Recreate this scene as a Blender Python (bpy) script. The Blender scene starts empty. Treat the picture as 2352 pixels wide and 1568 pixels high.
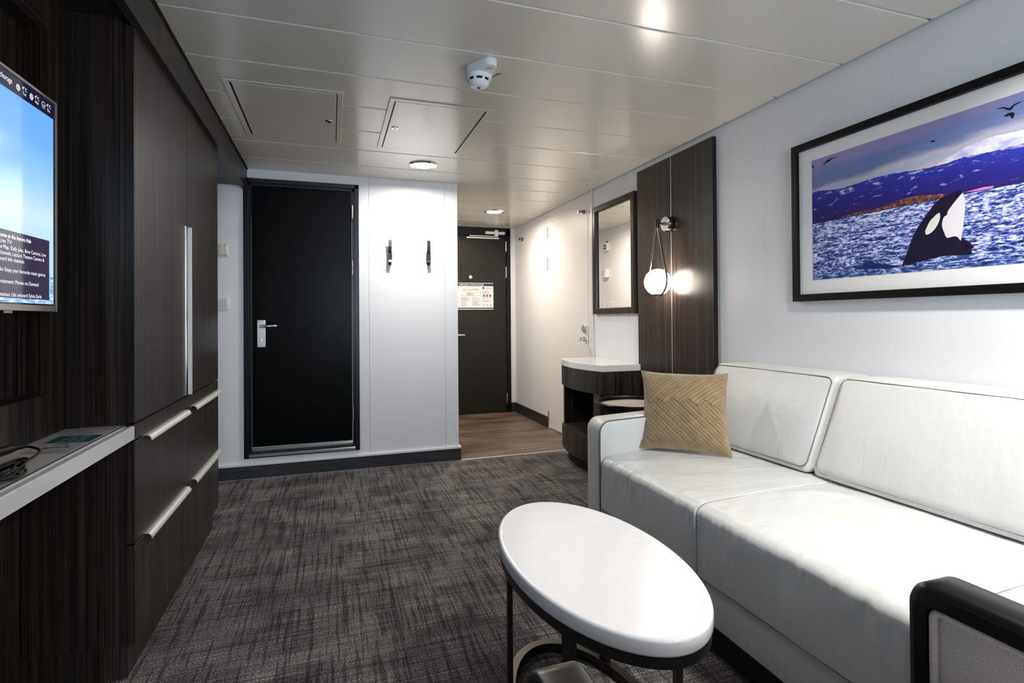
import bpy, bmesh, math, random
from mathutils import Vector, Matrix, noise as mnoise
random.seed(7)
PI = math.pi
D = bpy.data
scn = bpy.context.scene
COL = scn.collection

# ------------------------------------------------------------------ camera
cam_d = D.cameras.new('camera'); cam = D.objects.new('camera', cam_d); COL.objects.link(cam)
YAW, PITCH, ROLL, FPX = 0.323835, 0.007565, -0.007583, 1254.65
CXP, CYP = 1182.08, 721.23
fw = Vector((math.sin(YAW)*math.cos(PITCH), math.cos(YAW)*math.cos(PITCH), math.sin(PITCH)))
rt = Vector((math.cos(YAW), -math.sin(YAW), 0)); up = rt.cross(fw)
r2 = rt*math.cos(ROLL)+up*math.sin(ROLL); u2 = -rt*math.sin(ROLL)+up*math.cos(ROLL)
M = Matrix((( r2.x,u2.x,-fw.x,0),(r2.y,u2.y,-fw.y,0),(r2.z,u2.z,-fw.z,1.0705),(0,0,0,1)))
cam.matrix_world = M
cam_d.sensor_width = 36.0; cam_d.lens = 36.0*FPX/2352.0
cam_d.shift_x = -(CXP-1176.0)/2352.0; cam_d.shift_y = (CYP-784.0)/2352.0
cam_d.clip_start = 0.02
scn.camera = cam

# ------------------------------------------------------------------ world, exposure
w = D.worlds.new('world'); scn.world = w; w.use_nodes = True
w.node_tree.nodes['Background'].inputs[0].default_value = (.55,.68,.9,1)
w.node_tree.nodes['Background'].inputs[1].default_value = .3
scn.view_settings.view_transform = 'Standard'; scn.view_settings.look = 'None'
scn.view_settings.exposure = 0.4; scn.view_settings.gamma = 1.0
scn.view_settings.use_curve_mapping = False
scn.cycles.max_bounces = 10; scn.cycles.diffuse_bounces = 6; scn.cycles.glossy_bounces = 5
scn.cycles.sample_clamp_indirect = 6.0
DOWNLIGHT_W = {'entry': 13.5, 'wardrobe': 13.0, 'room': 13.8}
WINDOW_STRENGTH = 18.5
WARM = (1.0, .86, .70); NEUTRAL = (1.0, .955, .90)

# ------------------------------------------------------------------ materials
def mat(name, col=(.8,.8,.8), rough=.5, metal=0.0, spec=.5, coat=0.0, emis=None, es=0.0, sheen=0.0):
    m = D.materials.new(name); m.use_nodes = True
    b = m.node_tree.nodes['Principled BSDF']
    b.inputs['Base Color'].default_value = (*col,1); b.inputs['Roughness'].default_value = rough
    b.inputs['Metallic'].default_value = metal; b.inputs['Specular IOR Level'].default_value = spec
    b.inputs['Coat Weight'].default_value = coat; b.inputs['Coat Roughness'].default_value = .15
    b.inputs['Sheen Weight'].default_value = sheen
    if emis: b.inputs['Emission Color'].default_value = (*emis,1); b.inputs['Emission Strength'].default_value = es
    return m
def N(m, t): return m.node_tree.nodes.new(t)
def L(m, a, b): m.node_tree.links.new(a, b)
def coords(m, scale=(1,1,1), kind='Object', rot=(0,0,0), loc=(0,0,0)):
    t = N(m,'ShaderNodeTexCoord'); mp = N(m,'ShaderNodeMapping')
    mp.inputs['Scale'].default_value = scale; mp.inputs['Rotation'].default_value = rot; mp.inputs['Location'].default_value = loc
    L(m, t.outputs[kind], mp.inputs[0]); return mp.outputs[0]
def noise_tex(m, vec, scale=1, detail=2, rough=.5, dist=0):
    n = N(m,'ShaderNodeTexNoise'); n.inputs['Scale'].default_value = scale; n.inputs['Detail'].default_value = detail
    n.inputs['Roughness'].default_value = rough; n.inputs['Distortion'].default_value = dist
    L(m, vec, n.inputs['Vector']); return n.outputs['Fac']
def ramp(m, fac, stops):
    r = N(m,'ShaderNodeValToRGB'); e = r.color_ramp.elements
    while len(e) < len(stops): e.new(.5)
    for i,(p,c) in enumerate(stops): e[i].position = p; e[i].color = (*c,1) if len(c)==3 else c
    L(m, fac, r.inputs[0]); return r.outputs[0]
def mixc(m, a, b, fac, mode='MIX'):
    x = N(m,'ShaderNodeMix'); x.data_type = 'RGBA'; x.blend_type = mode
    for s,v in ((6,a),(7,b)):
        if isinstance(v, tuple): x.inputs[s].default_value = (*v,1) if len(v)==3 else v
        else: L(m, v, x.inputs[s])
    if isinstance(fac,(int,float)): x.inputs[0].default_value = fac
    else: L(m, fac, x.inputs[0])
    return x.outputs[2]
def math_n(m, op, a, b=0.0):
    x = N(m,'ShaderNodeMath'); x.operation = op
    for i,v in enumerate((a,b)):
        if isinstance(v,(int,float)): x.inputs[i].default_value = v
        else: L(m, v, x.inputs[i])
    return x.outputs[0]
def base(m): return m.node_tree.nodes['Principled BSDF']
def bump(m, h, strength=.2, dist=.002):
    b = N(m,'ShaderNodeBump'); b.inputs['Strength'].default_value = strength; b.inputs['Distance'].default_value = dist
    L(m, h, b.inputs['Height']); L(m, b.outputs[0], base(m).inputs['Normal'])

def wood(name, dark, light, rough=.38, along='z', fine=230, coarse=48, spec=.25):
    m = mat(name, dark, rough, spec=spec)
    def sc(k, l): return {'z':(k,k,l),'x':(l,k,k),'y':(k,l,k)}[along]
    a = noise_tex(m, coords(m, sc(fine,1.6)), 1, 3, .6)
    b = noise_tex(m, coords(m, sc(coarse,.5), loc=(3,5,1)), 1, 2, .5)
    c = noise_tex(m, coords(m, sc(fine*.38,1.2)), 1, 2, .6)
    f = math_n(m,'ADD', math_n(m,'MULTIPLY', a, .52), math_n(m,'MULTIPLY', b, .24))
    f = math_n(m,'ADD', f, math_n(m,'MULTIPLY', c, .28))
    mid = tuple((x*.6+y*.4) for x,y in zip(dark,light))
    col = ramp(m, f, [(.40,dark),(.52,mid),(.65,light)])
    red = noise_tex(m, coords(m, sc(9,.3), loc=(1,2,9)), 1, 1)
    col = mixc(m, col, mixc(m, col, (1.10,.94,.86), 1.0, 'MULTIPLY'), ramp(m, red, [(.45,(0,0,0)),(.62,(1,1,1))]))
    L(m, col, base(m).inputs['Base Color'])
    bump(m, a, .12, .0006)
    return m
M_WOOD = wood('dark_zebrano_laminate', (.0052,.0050,.0046), (.066,.057,.047))
M_WOODF = wood('panel_zebrano_laminate', (.008,.0065,.0055), (.055,.041,.032), .27)
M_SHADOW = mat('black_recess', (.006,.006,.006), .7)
M_BLACK = mat('black_metal', (.010,.010,.011), .42)
M_DOOR = mat('black_door_paint', (.003,.0032,.0035), .28, spec=.06)
M_DOOR2 = mat('charcoal_door_paint', (.020,.0185,.015), .40, spec=.2)
M_FRAME = mat('black_door_frame', (.0045,.0045,.005), .32, spec=.3)
M_STEEL = mat('brushed_steel', (.62,.62,.60), .28, 1.0)
M_ALU = mat('satin_aluminium', (.84,.82,.78), .48, .75)
M_CHROME = mat('polished_chrome', (.72,.73,.75), .12, 1.0)
M_DARKCHR = mat('dark_chrome', (.30,.30,.31), .18, 1.0)
M_HOOK = mat('black_chrome', (.10,.10,.105), .22, 1.0)
M_GUN = mat('gunmetal', (.26,.24,.22), .25, 1.0)
M_PLASTIC = mat('white_plastic', (.78,.80,.82), .35)
M_CREAM = mat('cream_plastic', (.70,.68,.60), .4)
M_RUBBER = mat('black_rubber', (.005,.005,.006), .5, spec=.25)
M_REDLED = mat('dark_red_lens', (.12,.01,.01), .2)

def wallmat(name, col):
    m = mat(name, col, .42, spec=.35)
    n = noise_tex(m, coords(m,(1,1,1)), 260, 2, .6)
    L(m, mixc(m, tuple(c*.965 for c in col), col, n), base(m).inputs['Base Color'])
    bump(m, n, .10, .0006); return m
M_WALL = wallmat('white_wall_laminate', (.80,.81,.84))
M_WALLB = wallmat('white_wall_backing', (.62,.64,.68))
M_WDOOR = wallmat('white_door_laminate', (.82,.81,.79))
M_TRIMW = mat('pale_aluminium_profile', (.70,.74,.78), .35, .3)

m = M_CEIL = mat('beige_ceiling_enamel', (.66,.63,.565), .215, spec=.70)
n = noise_tex(m, coords(m), 900, 2, .6); bump(m, n, .05, .0003)
M_CEILB = mat('ceiling_backing', (.05,.05,.045), .6)
M_LITLIP = mat('ceiling_lit_lip', (.84,.85,.82), .4)  # plank lip coloured paler than the enamel, painting in the light it catches

# carpet : woven grey-brown with dark irregular cross threads
m = M_CARPET = mat('woven_carpet', (.05,.05,.05), .95, spec=.1)
def lines(sx, sy, loc, lo, hi):
    f = noise_tex(m, coords(m,(sx,sy,1),loc=loc), 1, 3, .62)
    return ramp(m, f, [(lo,(0,0,0)),(hi,(1,1,1))])
g = noise_tex(m, coords(m,(170,340,1)), 1, 2, .75)
blot = noise_tex(m, coords(m,(3.2,5,1)), 1, 4, .62)
lv = lines(90, 3.2, (0,0,0), .405, .47)
lv2 = lines(38, 1.7, (7,3,0), .375, .43)
lh = lines(4.2, 190, (2,8,0), .36, .60)
lh2 = lines(2.0, 60, (9,1,0), .37, .47)
v = mixc(m, lv, lv2, 1.0, 'MULTIPLY'); hh = mixc(m, lh, lh2, 1.0, 'MULTIPLY')
col = ramp(m, g, [(.36,(.034,.032,.031)),(.5,(.115,.108,.104)),(.64,(.38,.355,.345))])
col = mixc(m, col, mixc(m, (.20,.20,.21), (1,1,1), v), .68, 'MULTIPLY')
col = mixc(m, col, mixc(m, (.28,.28,.29), (1.15,1.15,1.15), hh), .72, 'MULTIPLY')
col = mixc(m, col, ramp(m, blot, [(.36,(.62,.62,.64)),(.62,(1.38,1.36,1.35))]), 1.0, 'MULTIPLY')
ll = noise_tex(m, coords(m,(3.0,150,1),loc=(4,4,0)), 1, 2, .6)
col = mixc(m, col, ramp(m, ll, [(.60,(1,1,1)),(.70,(1.9,1.85,1.8))]), 1.0, 'MULTIPLY')
L(m, col, base(m).inputs['Base Color']); bump(m, g, .6, .004)

# vinyl planks running across the entry
m = M_PLANK = mat('brown_vinyl_plank', (.07,.05,.04), .42, spec=.4)
br = N(m,'ShaderNodeTexBrick'); L(m, coords(m,(1,1,1)), br.inputs['Vector'])
br.inputs['Scale'].default_value = 1; br.inputs['Brick Width'].default_value = .92; br.inputs['Row Height'].default_value = .152
br.inputs['Mortar Size'].default_value = .0012; br.inputs['Color1'].default_value=(.7,.7,.7,1); br.inputs['Color2'].default_value=(1.25,1.2,1.15,1)
br.inputs['Mortar'].default_value=(.5,.45,.42,1)
gr = noise_tex(m, coords(m,(2.2,70,1)), 1, 4, .62, .3)
gc = ramp(m, gr, [(.30,(.042,.031,.025)),(.5,(.125,.093,.076)),(.66,(.30,.235,.20))])
L(m, mixc(m, gc, br.outputs['Color'], 1.0, 'MULTIPLY'), base(m).inputs['Base Color'])

m = M_SKIRT = mat('dark_grey_skirting', (.022,.023,.025), .45)
sk = noise_tex(m, coords(m,(8,8,90)), 1, 3, .6)
L(m, ramp(m, sk, [(.3,(.014,.015,.017)),(.7,(.034,.036,.038))]), base(m).inputs['Base Color'])

m = M_MARBLE = mat('white_marble', (.84,.84,.84), .15, spec=.6)
vn = noise_tex(m, coords(m,(2.4,7,9), rot=(0,0,.5)), 1.6, 5, .62, 1.6)
vv = ramp(m, vn, [(.47,(.83,.83,.845)),(.500,(.60,.60,.61)),(.53,(.83,.83,.845))])
L(m, mixc(m, (.83,.83,.845), vv, .10), base(m).inputs['Base Color'])

def leather(name, col, rough=.36):
    m = mat(name, col, rough, spec=.45)
    vo = N(m,'ShaderNodeTexVoronoi'); vo.inputs['Scale'].default_value = 420; L(m, coords(m), vo.inputs['Vector'])
    big = noise_tex(m, coords(m,(3,7,3)), 2.2, 4, .6, .8)
    h = math_n(m,'ADD', math_n(m,'MULTIPLY', vo.outputs['Distance'], .045), math_n(m,'MULTIPLY', big, 1.0))
    bump(m, h, .45, .008)
    L(m, mixc(m, tuple(c*.93 for c in col), col, big), base(m).inputs['Base Color']); return m
M_LEATHER = leather('white_leather', (.66,.67,.655))
M_SEAM = mat('dark_thread', (.05,.05,.05), .6)
M_PIPE = mat('taupe_piping', (.13,.105,.09), .5)
M_MAT = leather('grey_desk_leather', (.50,.47,.44), .75); M_MAT.node_tree.nodes['Principled BSDF'].inputs['Specular IOR Level'].default_value=.15

m = M_VELVET = mat('ochre_velvet', (.40,.285,.135), .75, spec=.2, sheen=.6)
vn = noise_tex(m, coords(m), 30, 3, .6)
L(m, ramp(m, vn, [(.3,(.285,.198,.102)),(.7,(.385,.275,.148))]), base(m).inputs['Base Color'])
m = M_GREYFAB = mat('grey_ribbed_fabric', (.25,.235,.23), .9, spec=.15, sheen=.3)
wv = N(m,'ShaderNodeTexWave'); wv.wave_type='BANDS'; wv.bands_direction='Z'; wv.inputs['Scale'].default_value=150; wv.inputs['Distortion'].default_value=2.5; wv.inputs['Detail'].default_value=2; wv.inputs['Detail Scale'].default_value=3
L(m, coords(m,(1,.4,1)), wv.inputs['Vector'])
fn = noise_tex(m, coords(m), 500, 2, .7)
L(m, mixc(m, ramp(m, wv.outputs['Fac'], [(.2,(.38,.355,.35)),(.8,(.58,.555,.55))]), ramp(m, fn, [(.3,(.7,.7,.7)),(.7,(1.2,1.2,1.2))]), 1, 'MULTIPLY'), base(m).inputs['Base Color'])
bump(m, wv.outputs['Fac'], .4, .001)
M_GLACK = mat('black_lacquer', (.004,.0038,.004), .30, spec=.28)
M_TABLEM = mat('bronze_black_metal', (.045,.040,.036), .34, .75)
M_TRAYW = wood('pale_oak_tray', (.36,.32,.29), (.60,.56,.52), .45, 'x', 60, 12)
M_MIRROR = mat('mirror_silver', (.93,.93,.90), .01, 1.0)
M_MATB = mat('white_mount_board', (.80,.80,.80), .55)
M_LAMP = mat('lamp_glass', (1,1,1), .3, emis=(1.0,.90,.77), es=26.0)
M_DIFF = mat('downlight_diffuser', (1,1,1), .4, emis=(1,.95,.88), es=5.0)
M_SKYPANE = mat('daylight_pane', (.05,.05,.05), .1, emis=(.72,.86,1.0), es=WINDOW_STRENGTH)

# ------------------------------------------------------------------ mesh helpers
class MB:
    def __init__(s): s.bm = bmesh.new()
    def box(s, x0,x1,y0,y1,z0,z1, mi=0):
        v = [s.bm.verts.new(p) for p in ((x0,y0,z0),(x1,y0,z0),(x1,y1,z0),(x0,y1,z0),(x0,y0,z1),(x1,y0,z1),(x1,y1,z1),(x0,y1,z1))]
        for f in ((0,3,2,1),(4,5,6,7),(0,1,5,4),(1,2,6,5),(2,3,7,6),(3,0,4,7)):
            fc = s.bm.faces.new([v[i] for i in f]); fc.material_index = mi
        return s
    def loft(s, rings, closed=True, caps=True, mi=0, smooth=False):
        rv = [[s.bm.verts.new(p) for p in r] for r in rings]
        n = len(rv[0]); fs = []
        for a,b in zip(rv, rv[1:]):
            for i in range(n if closed else n-1):
                j = (i+1)%n
                fs.append(s.bm.faces.new((a[i],a[j],b[j],b[i])))
        if caps and closed:
            fs.append(s.bm.faces.new(list(reversed(rv[0])))); fs.append(s.bm.faces.new(rv[-1]))
        for f in fs: f.material_index = mi; f.smooth = smooth
        return s
    def prism(s, poly, axis, a, b, mi=0, smooth=False):
        def P(p,t): return {'x':(t,p[0],p[1]),'y':(p[0],t,p[1]),'z':(p[0],p[1],t)}[axis]
        return s.loft([[P(p,a) for p in poly],[P(p,b) for p in poly]], mi=mi, smooth=smooth)
    def tube(s, pts, r, n=10, closed=False, mi=0, smooth=True):
        pts = [Vector(p) for p in pts]; k = len(pts); rings = []
        prev = None
        for i,p in enumerate(pts):
            if closed: t = pts[(i+1)%k]-pts[i-1]
            else: t = pts[min(i+1,k-1)]-pts[max(i-1,0)]
            t.normalize()
            if prev is None:
                u = t.cross(Vector((0,0,1)));
                if u.length < .1: u = t.cross(Vector((1,0,0)))
            else: u = prev - t*prev.dot(t)
            u.normalize(); v = t.cross(u); prev = u
            rr = r[i] if isinstance(r,(list,tuple)) else r
            rings.append([tuple(p+u*math.cos(2*PI*j/n)*rr+v*math.sin(2*PI*j/n)*rr) for j in range(n)])
        if closed: rings.append(rings[0])
        s.loft(rings, caps=not closed, mi=mi, smooth=smooth)
        return s
    def cyl(s, c, axis, r, a, b, n=32, r2=None, mi=0, smooth=True, ell=1.0):
        r2 = r if r2 is None else r2
        def P(t,rr,ang):
            q,w_ = rr*math.cos(ang), rr*ell*math.sin(ang)
            return {'x':(t,c[0]+q,c[1]+w_),'y':(c[0]+q,t,c[1]+w_),'z':(c[0]+q,c[1]+w_,t)}[axis]
        s.loft([[P(a,r,2*PI*i/n) for i in range(n)],[P(b,r2,2*PI*i/n) for i in range(n)]], mi=mi, smooth=smooth); return s
    def lathe(s, prof, c=(0,0), n=40, mi=0, sx=1, sy=1, smooth=True):
        s.loft([[(c[0]+sx*r*math.cos(2*PI*i/n), c[1]+sy*r*math.sin(2*PI*i/n), z) for i in range(n)] for r,z in prof], mi=mi, smooth=smooth); return s
    def face(s, pts, mi=0):
        f = s.bm.faces.new([s.bm.verts.new(p) for p in pts]); f.material_index = mi; return s
    def bevel(s, w, seg=2, ang=35):
        s.bm.normal_update()
        es = [e for e in s.bm.edges if len(e.link_faces)==2 and e.calc_face_angle(0) > math.radians(ang)]
        if es: bmesh.ops.bevel(s.bm, geom=es, offset=w, segments=seg, profile=.5, affect='EDGES', clamp_overlap=True)
        return s
    def build(s, name, mats, parent=None, smooth=None, fixn=True, angle=40):
        if fixn: bmesh.ops.recalc_face_normals(s.bm, faces=s.bm.faces)
        me = D.meshes.new(name)
        if parent is not None:
            o_ = parent.get('_o')
        off = world_loc(parent) if parent is not None else Vector((0,0,0))
        rotm = parent_rot(parent)
        for v in s.bm.verts: v.co = rotm.inverted() @ (v.co - off)
        s.bm.to_mesh(me); s.bm.free()
        mats = mats if isinstance(mats,(list,tuple)) else [mats]
        for m_ in mats: me.materials.append(m_)
        o = D.objects.new(name, me); COL.objects.link(o)
        if parent is not None: o.parent = parent
        if smooth is not None:
            for p in me.polygons: p.use_smooth = smooth
        if smooth or any(p.use_smooth for p in me.polygons):
            me.polygons.foreach_set('use_smooth', [True]*len(me.polygons))
            try: me.set_sharp_from_angle(angle=math.radians(angle))
            except Exception: pass
        return o
LOCS = {}
def world_loc(p):
    return LOCS.get(p.name, Vector((0,0,0)))
def parent_rot(p):
    return ROTS.get(p.name, Matrix.Identity(3)) if p is not None else Matrix.Identity(3)
ROTS = {}
def thing(name, label, cat, loc, group=None, kind=None):
    o = D.objects.new(name, None); COL.objects.link(o); o.location = loc; o.empty_display_size = .05
    LOCS[o.name] = Vector(loc)
    if label: o['label'] = label
    if cat: o['category'] = cat
    if group: o['group'] = group
    if kind: o['kind'] = kind
    return o
def part(mb, name, m_, parent, label=None, **k):
    o = mb.build(name, m_, parent, **k)
    LOCS[o.name] = world_loc(parent); ROTS[o.name] = parent_rot(parent)
    if label: o['label'] = label
    return o
def struct(mb, name, m_, **k):
    o = mb.build(name, m_, **k); o['kind'] = 'structure'; return o
def sthing(name, loc):
    return thing(name, None, None, loc, kind='structure')
def copy_thing(root, loc, label=None):
    r = root.copy(); COL.objects.link(r); r.location = loc; LOCS[r.name] = Vector(loc)
    if label: r['label'] = label
    for ch in list(root.children):
        c = ch.copy(); COL.objects.link(c); c.parent = r
        for g_ in list(ch.children):
            d = g_.copy(); COL.objects.link(d); d.parent = c
    return r
def text_verts(txt, size, align='LEFT', bold=0.0, sx=1.0):
    cu = D.curves.new('t','FONT'); cu.body = txt; cu.size = size; cu.align_x = align; cu.offset = bold
    cu.resolution_u = 3
    o = D.objects.new('t', cu); COL.objects.link(o)
    bpy.context.view_layer.update()
    me = D.meshes.new_from_object(o.evaluated_get(bpy.context.evaluated_depsgraph_get()))
    vs = [(v.co.x*sx, v.co.y) for v in me.vertices]; fs = [tuple(p.vertices) for p in me.polygons]
    D.objects.remove(o); D.curves.remove(cu); D.meshes.remove(me)
    return vs, fs
def add_text(mb, txt, size, fn, align='LEFT', bold=0.0, sx=1.0, mi=0, width=None):
    vs, fs = text_verts(txt, size, align, bold, sx)
    if width and vs:
        xs = [v[0] for v in vs]; k = width/(max(xs)-min(xs)); vs = [(v[0]*k, v[1]) for v in vs]
    bv = [mb.bm.verts.new(fn(*v)) for v in vs]
    for f in fs:
        try: fc = mb.bm.faces.new([bv[i] for i in f]); fc.material_index = mi
        except ValueError: pass
def rrect(a0,a1,b0,b1,r,n=6):
    pts = []
    for cx_,cy_,s_ in ((a1-r,b1-r,0),(a0+r,b1-r,1),(a0+r,b0+r,2),(a1-r,b0+r,3)):
        for i in range(n+1):
            t = (s_+i/n)*PI/2; pts.append((cx_+r*math.cos(t), cy_+r*math.sin(t)))
    return pts

# ------------------------------------------------------------------ room constants
XR, XB, YF, XC, YE, HC = 2.009, -.535, 4.087, .915, 5.968, 2.10
YG, SP = 1.3417, .35
YBK = -2.6
XTV = -.737

# floor
mb = MB(); mb.box(-1.0, 2.2, YBK, 4.068, -.05, 0)
struct(mb, 'floor', M_CARPET)
mb = MB(); mb.box(XC-.1, 2.2, 4.068, YE+.1, -.05, 0)
struct(mb, 'floor', M_PLANK)
mb = MB(); mb.box(XC+.012, XR-.01, 4.060, 4.072, -.002, .004); mb.bevel(.0015,1)
struct(mb, 'trim_1', M_ALU)

# ceiling : long metal planks with chamfered joints
mb = MB()
for i in range(-12, 14):
    y0, y1 = YG+SP*i, YG+SP*(i+1)
    x0 = XB+.004 if y0 < YF-.02 else XC-.06
    y0g, y1g = y0+.0015, y1-.0015
    if y0 < YBK: y0g = YBK
    if y1 > YE: y1g = YE+.02
    # open joint between planks, with the rolled lip of the farther plank standing in it
    prof = [(y0g,HC+.020),(y0g,HC+.002),(y0g+.002,HC),(y1g-.010,HC),(y1g-.009,HC+.001),(y1g-.009,HC+.020)]
    mb.prism(prof, 'x', x0, XR-.018)
    mb.prism([(y0g-.0045,HC+.020),(y0g-.0045,HC+.013),(y0g-.0002,HC+.0015),(y0g-.0002,HC+.020)], 'x', x0, XR-.030, mi=1)
struct(mb, 'ceiling', [M_CEIL, M_LITLIP])
mb = MB(); mb.box(-1.0, 2.2, YBK-.1, YE+.1, HC+.0202, HC+.05)
struct(mb, 'ceiling', M_CEILB)

# walls ---------------------------------------------------------------
def seamed_wall_x(name, x, seams, y0, y1, z0, z1, t=.03, holes=()):
    mb = MB(); mb.box(x+.0012, x+t, y0, y1, z0, z1, mi=1)
    ys = [y0]+[s for s in seams if y0<s<y1]+[y1]
    for a,b in zip(ys, ys[1:]):
        segs = [(a,b,z0,z1)]
        for (h0,h1,hz) in holes:
            new = []
            for (p,q,u,v_) in segs:
                if h0 >= q or h1 <= p: new.append((p,q,u,v_)); continue
                if h0 > p: new.append((p,h0,u,v_))
                if h1 < q: new.append((h1,q,u,v_))
                new.append((max(p,h0),min(q,h1),hz,v_))
            segs = new
        for (p,q,u,v_) in segs: mb.box(x, x+.0011, p+(.001 if p==a else 0), q-(.001 if q==b else 0), u, v_)
    return mb
struct(seamed_wall_x('w', XR, [-2.345,-1.705,-1.065,-.425,.215,.855,1.495,2.135,2.775,3.415,3.972,5.569], YBK, YE+.03, 0, HC+.014, holes=((3.990,4.978,2.2),)), 'wall_right', [M_WALL, mat('bright_joint_strip',(.88,.89,.90),.4)])
# far wall with opening for the bathroom door (door sits in a raised coaming)
mb = MB()
DX0, DX1, DZ0, DZ1 = -.562, .191, .136, 2.0375
ax = [-.9,-.287,.261,.816,XC]
for a,b in zip(ax, ax[1:]):
    for (p,q,z0,z1) in ((a,b,0,DZ0),(a,b,DZ1,HC)):
        mb.box(p+.0008, q-.0008 if q<XC else q, YF, YF+.02, z0, z1)
    for (p,q) in ((a,min(b,DX0)),(max(a,DX1),b)):
        if q-p > .002: mb.box(p+(.0008 if p==a else 0), q-(.0008 if q==b and q<XC else 0), YF, YF+.02, DZ0, DZ1)
mb.box(-.9, DX0, YF+.0205, YF+.08, 0, HC, mi=1); mb.box(DX1, XC-.003, YF+.0205, YF+.08, 0, HC, mi=1)
mb.box(DX0, DX1, YF+.0205, YF+.08, 0, DZ0, mi=1); mb.box(DX0, DX1, YF+.0205, YF+.08, DZ1, HC, mi=1)
struct(mb, 'wall_far', [M_WALL, M_WALLB])
mb = MB(); mb.box(XC-.05, XC, YF+.0801, 5.47, 0, HC); mb.box(XC-.05, XC, 5.472, YE, 0, HC); mb.box(XC-.04, XC-.003, 5.46, 5.48, 0, HC)
struct(mb, 'wall_entry', M_WALL)
mb = MB(); mb.box(XC-.05, 1.03, YE, YE+.08, 0, HC+.014); mb.box(1.953, XR, YE, YE+.08, 0, HC+.014)
struct(mb, 'wall_end', M_WALL)
mb = MB(); mb.box(-1.0, -.90, YBK, YF+.08, 0, HC+.014)
struct(mb, 'wall_left', M_WALL)
mb = MB(); mb.box(-1.0, .02, YBK-.06, YBK, 0, HC+.014); mb.box(.90, 2.2, YBK-.06, YBK, 0, HC+.014); mb.box(.02,.90,YBK-.06,YBK,0,.75); mb.box(.02,.90,YBK-.06,YBK,1.98,HC+.014)
struct(mb, 'wall_back', M_WALL)
mb = MB(); mb.box(-.899, -.235, .36, .42, 0, HC)  # added out of view to keep window light off the desk side panel
struct(mb, 'light_block_partition', M_WOOD)
wn = sthing('window_1', (.2, YBK, .75))
mb = MB()
for (a,b,c_,d_) in ((.02,.90,.75,.79),(.02,.90,1.94,1.98),(.02,.06,.75,1.98),(.86,.90,.75,1.98)): mb.box(a,b,YBK-.05,YBK+.01,c_,d_)
part(mb, 'window_frame', M_TRIMW, wn)
mb = MB(); mb.box(.06,.86,YBK-.03,YBK-.025,.79,1.94)
part(mb, 'window_pane', M_SKYPANE, wn)

# skirtings
mb = MB(); mb.box(-.9, XC+.014, YF-.014, YF, 0, .088); mb.box(-.9, XC+.018, YF-.018, YF, .088, .094, mi=1); mb.box(-.9,XC+.016,YF-.016,YF,.094,.103,mi=2)
mb.box(XC, XC+.014, YF, YE, 0, .088); mb.box(XC, XC+.016, YF, YE, .088, .103, mi=2)
struct(mb, 'baseboard_far', [M_SKIRT, M_TRIMW, M_WALL])
mb = MB(); mb.box(XR-.012, XR, 4.965, YE, 0, .105)
mb.box(1.956, XR, YE-.012, YE, 0, .105)
struct(mb, 'baseboard_right', M_SKIRT)

# left bulkhead above wardrobe and desk
mb = MB(); mb.box(-.565, XB-.004, YBK, YF, 1.958, HC-.004)
mb.box(XB-.012, XB+.004, YBK, YF, HC-.006, HC+.012, mi=1)
mb.box(-.90, -.565, YBK, YF, 1.985, HC+.012)
struct(mb, 'trim_2', [M_WOOD, M_SHADOW])

# ------------------------------------------------------------------ door_1 : black bathroom door
d1 = sthing('door_1', (-.185, YF, DZ0))
mb = MB()
for (a,b,c_,d_) in ((DX0,DX0+.030,DZ0,DZ1),(DX1-.030,DX1,DZ0,DZ1),(DX0,DX1,DZ1-.030,DZ1),(DX0,DX1,DZ0,DZ0+.006)): mb.box(a,b,YF-.012,YF+.06,c_,d_)
mb.bevel(.0015,1)
for (a,b,c_,d_) in ((DX0+.03,DX0+.046,DZ0+.02,DZ1-.03),(DX1-.046,DX1-.03,DZ0+.02,DZ1-.03),(DX0+.03,DX1-.03,DZ1-.046,DZ1-.03)): mb.box(a,b,YF+.006,YF+.06,c_,d_)
mb.box(DX0+.02,DX1-.02,YF+.001,YF+.06,DZ0+.02,.172)
part(mb, 'door_frame', M_FRAME, d1)
mb = MB(); mb.box(-.512,.141,YF+.010,YF+.05,.205,1.990); mb.bevel(.003,2)
part(mb, 'door_leaf', M_DOOR, d1)
mb = MB(); mb.box(DX0+.028, DX1-.027, YF-.008, YF+.03, .141, .160); mb.bevel(.002,1)
mb.box(DX0+.03, DX1-.03, YF-.004, YF+.03, .160, .176, mi=1)
part(mb, 'threshold', [M_STEEL, M_BLACK], d1)
mb = MB(); mb.box(-.511,.143,YF-.001,YF+.03,.181,.199); mb.bevel(.002,1)
part(mb, 'threshold_strip', M_STEEL, d1)
def hinge(parent, x, y, z0, z1, axis='y'):
    mb = MB(); h = (z1-z0)
    for k in range(3):
        a = z0+h*k/3+.0008; b = z0+h*(k+1)/3-.0008
        mb.cyl((x,y),'z',.0065,a,b,14)
    mb.cyl((x,y),'z',.0035,z0-.008,z1+.008,10)
    return part(mb, 'hinge', M_STEEL, parent)
for z0,z1 in ((1.80,1.885),(1.40,1.49),(.345,.445)): hinge(d1, .146, YF+.002, z0, z1)
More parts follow.
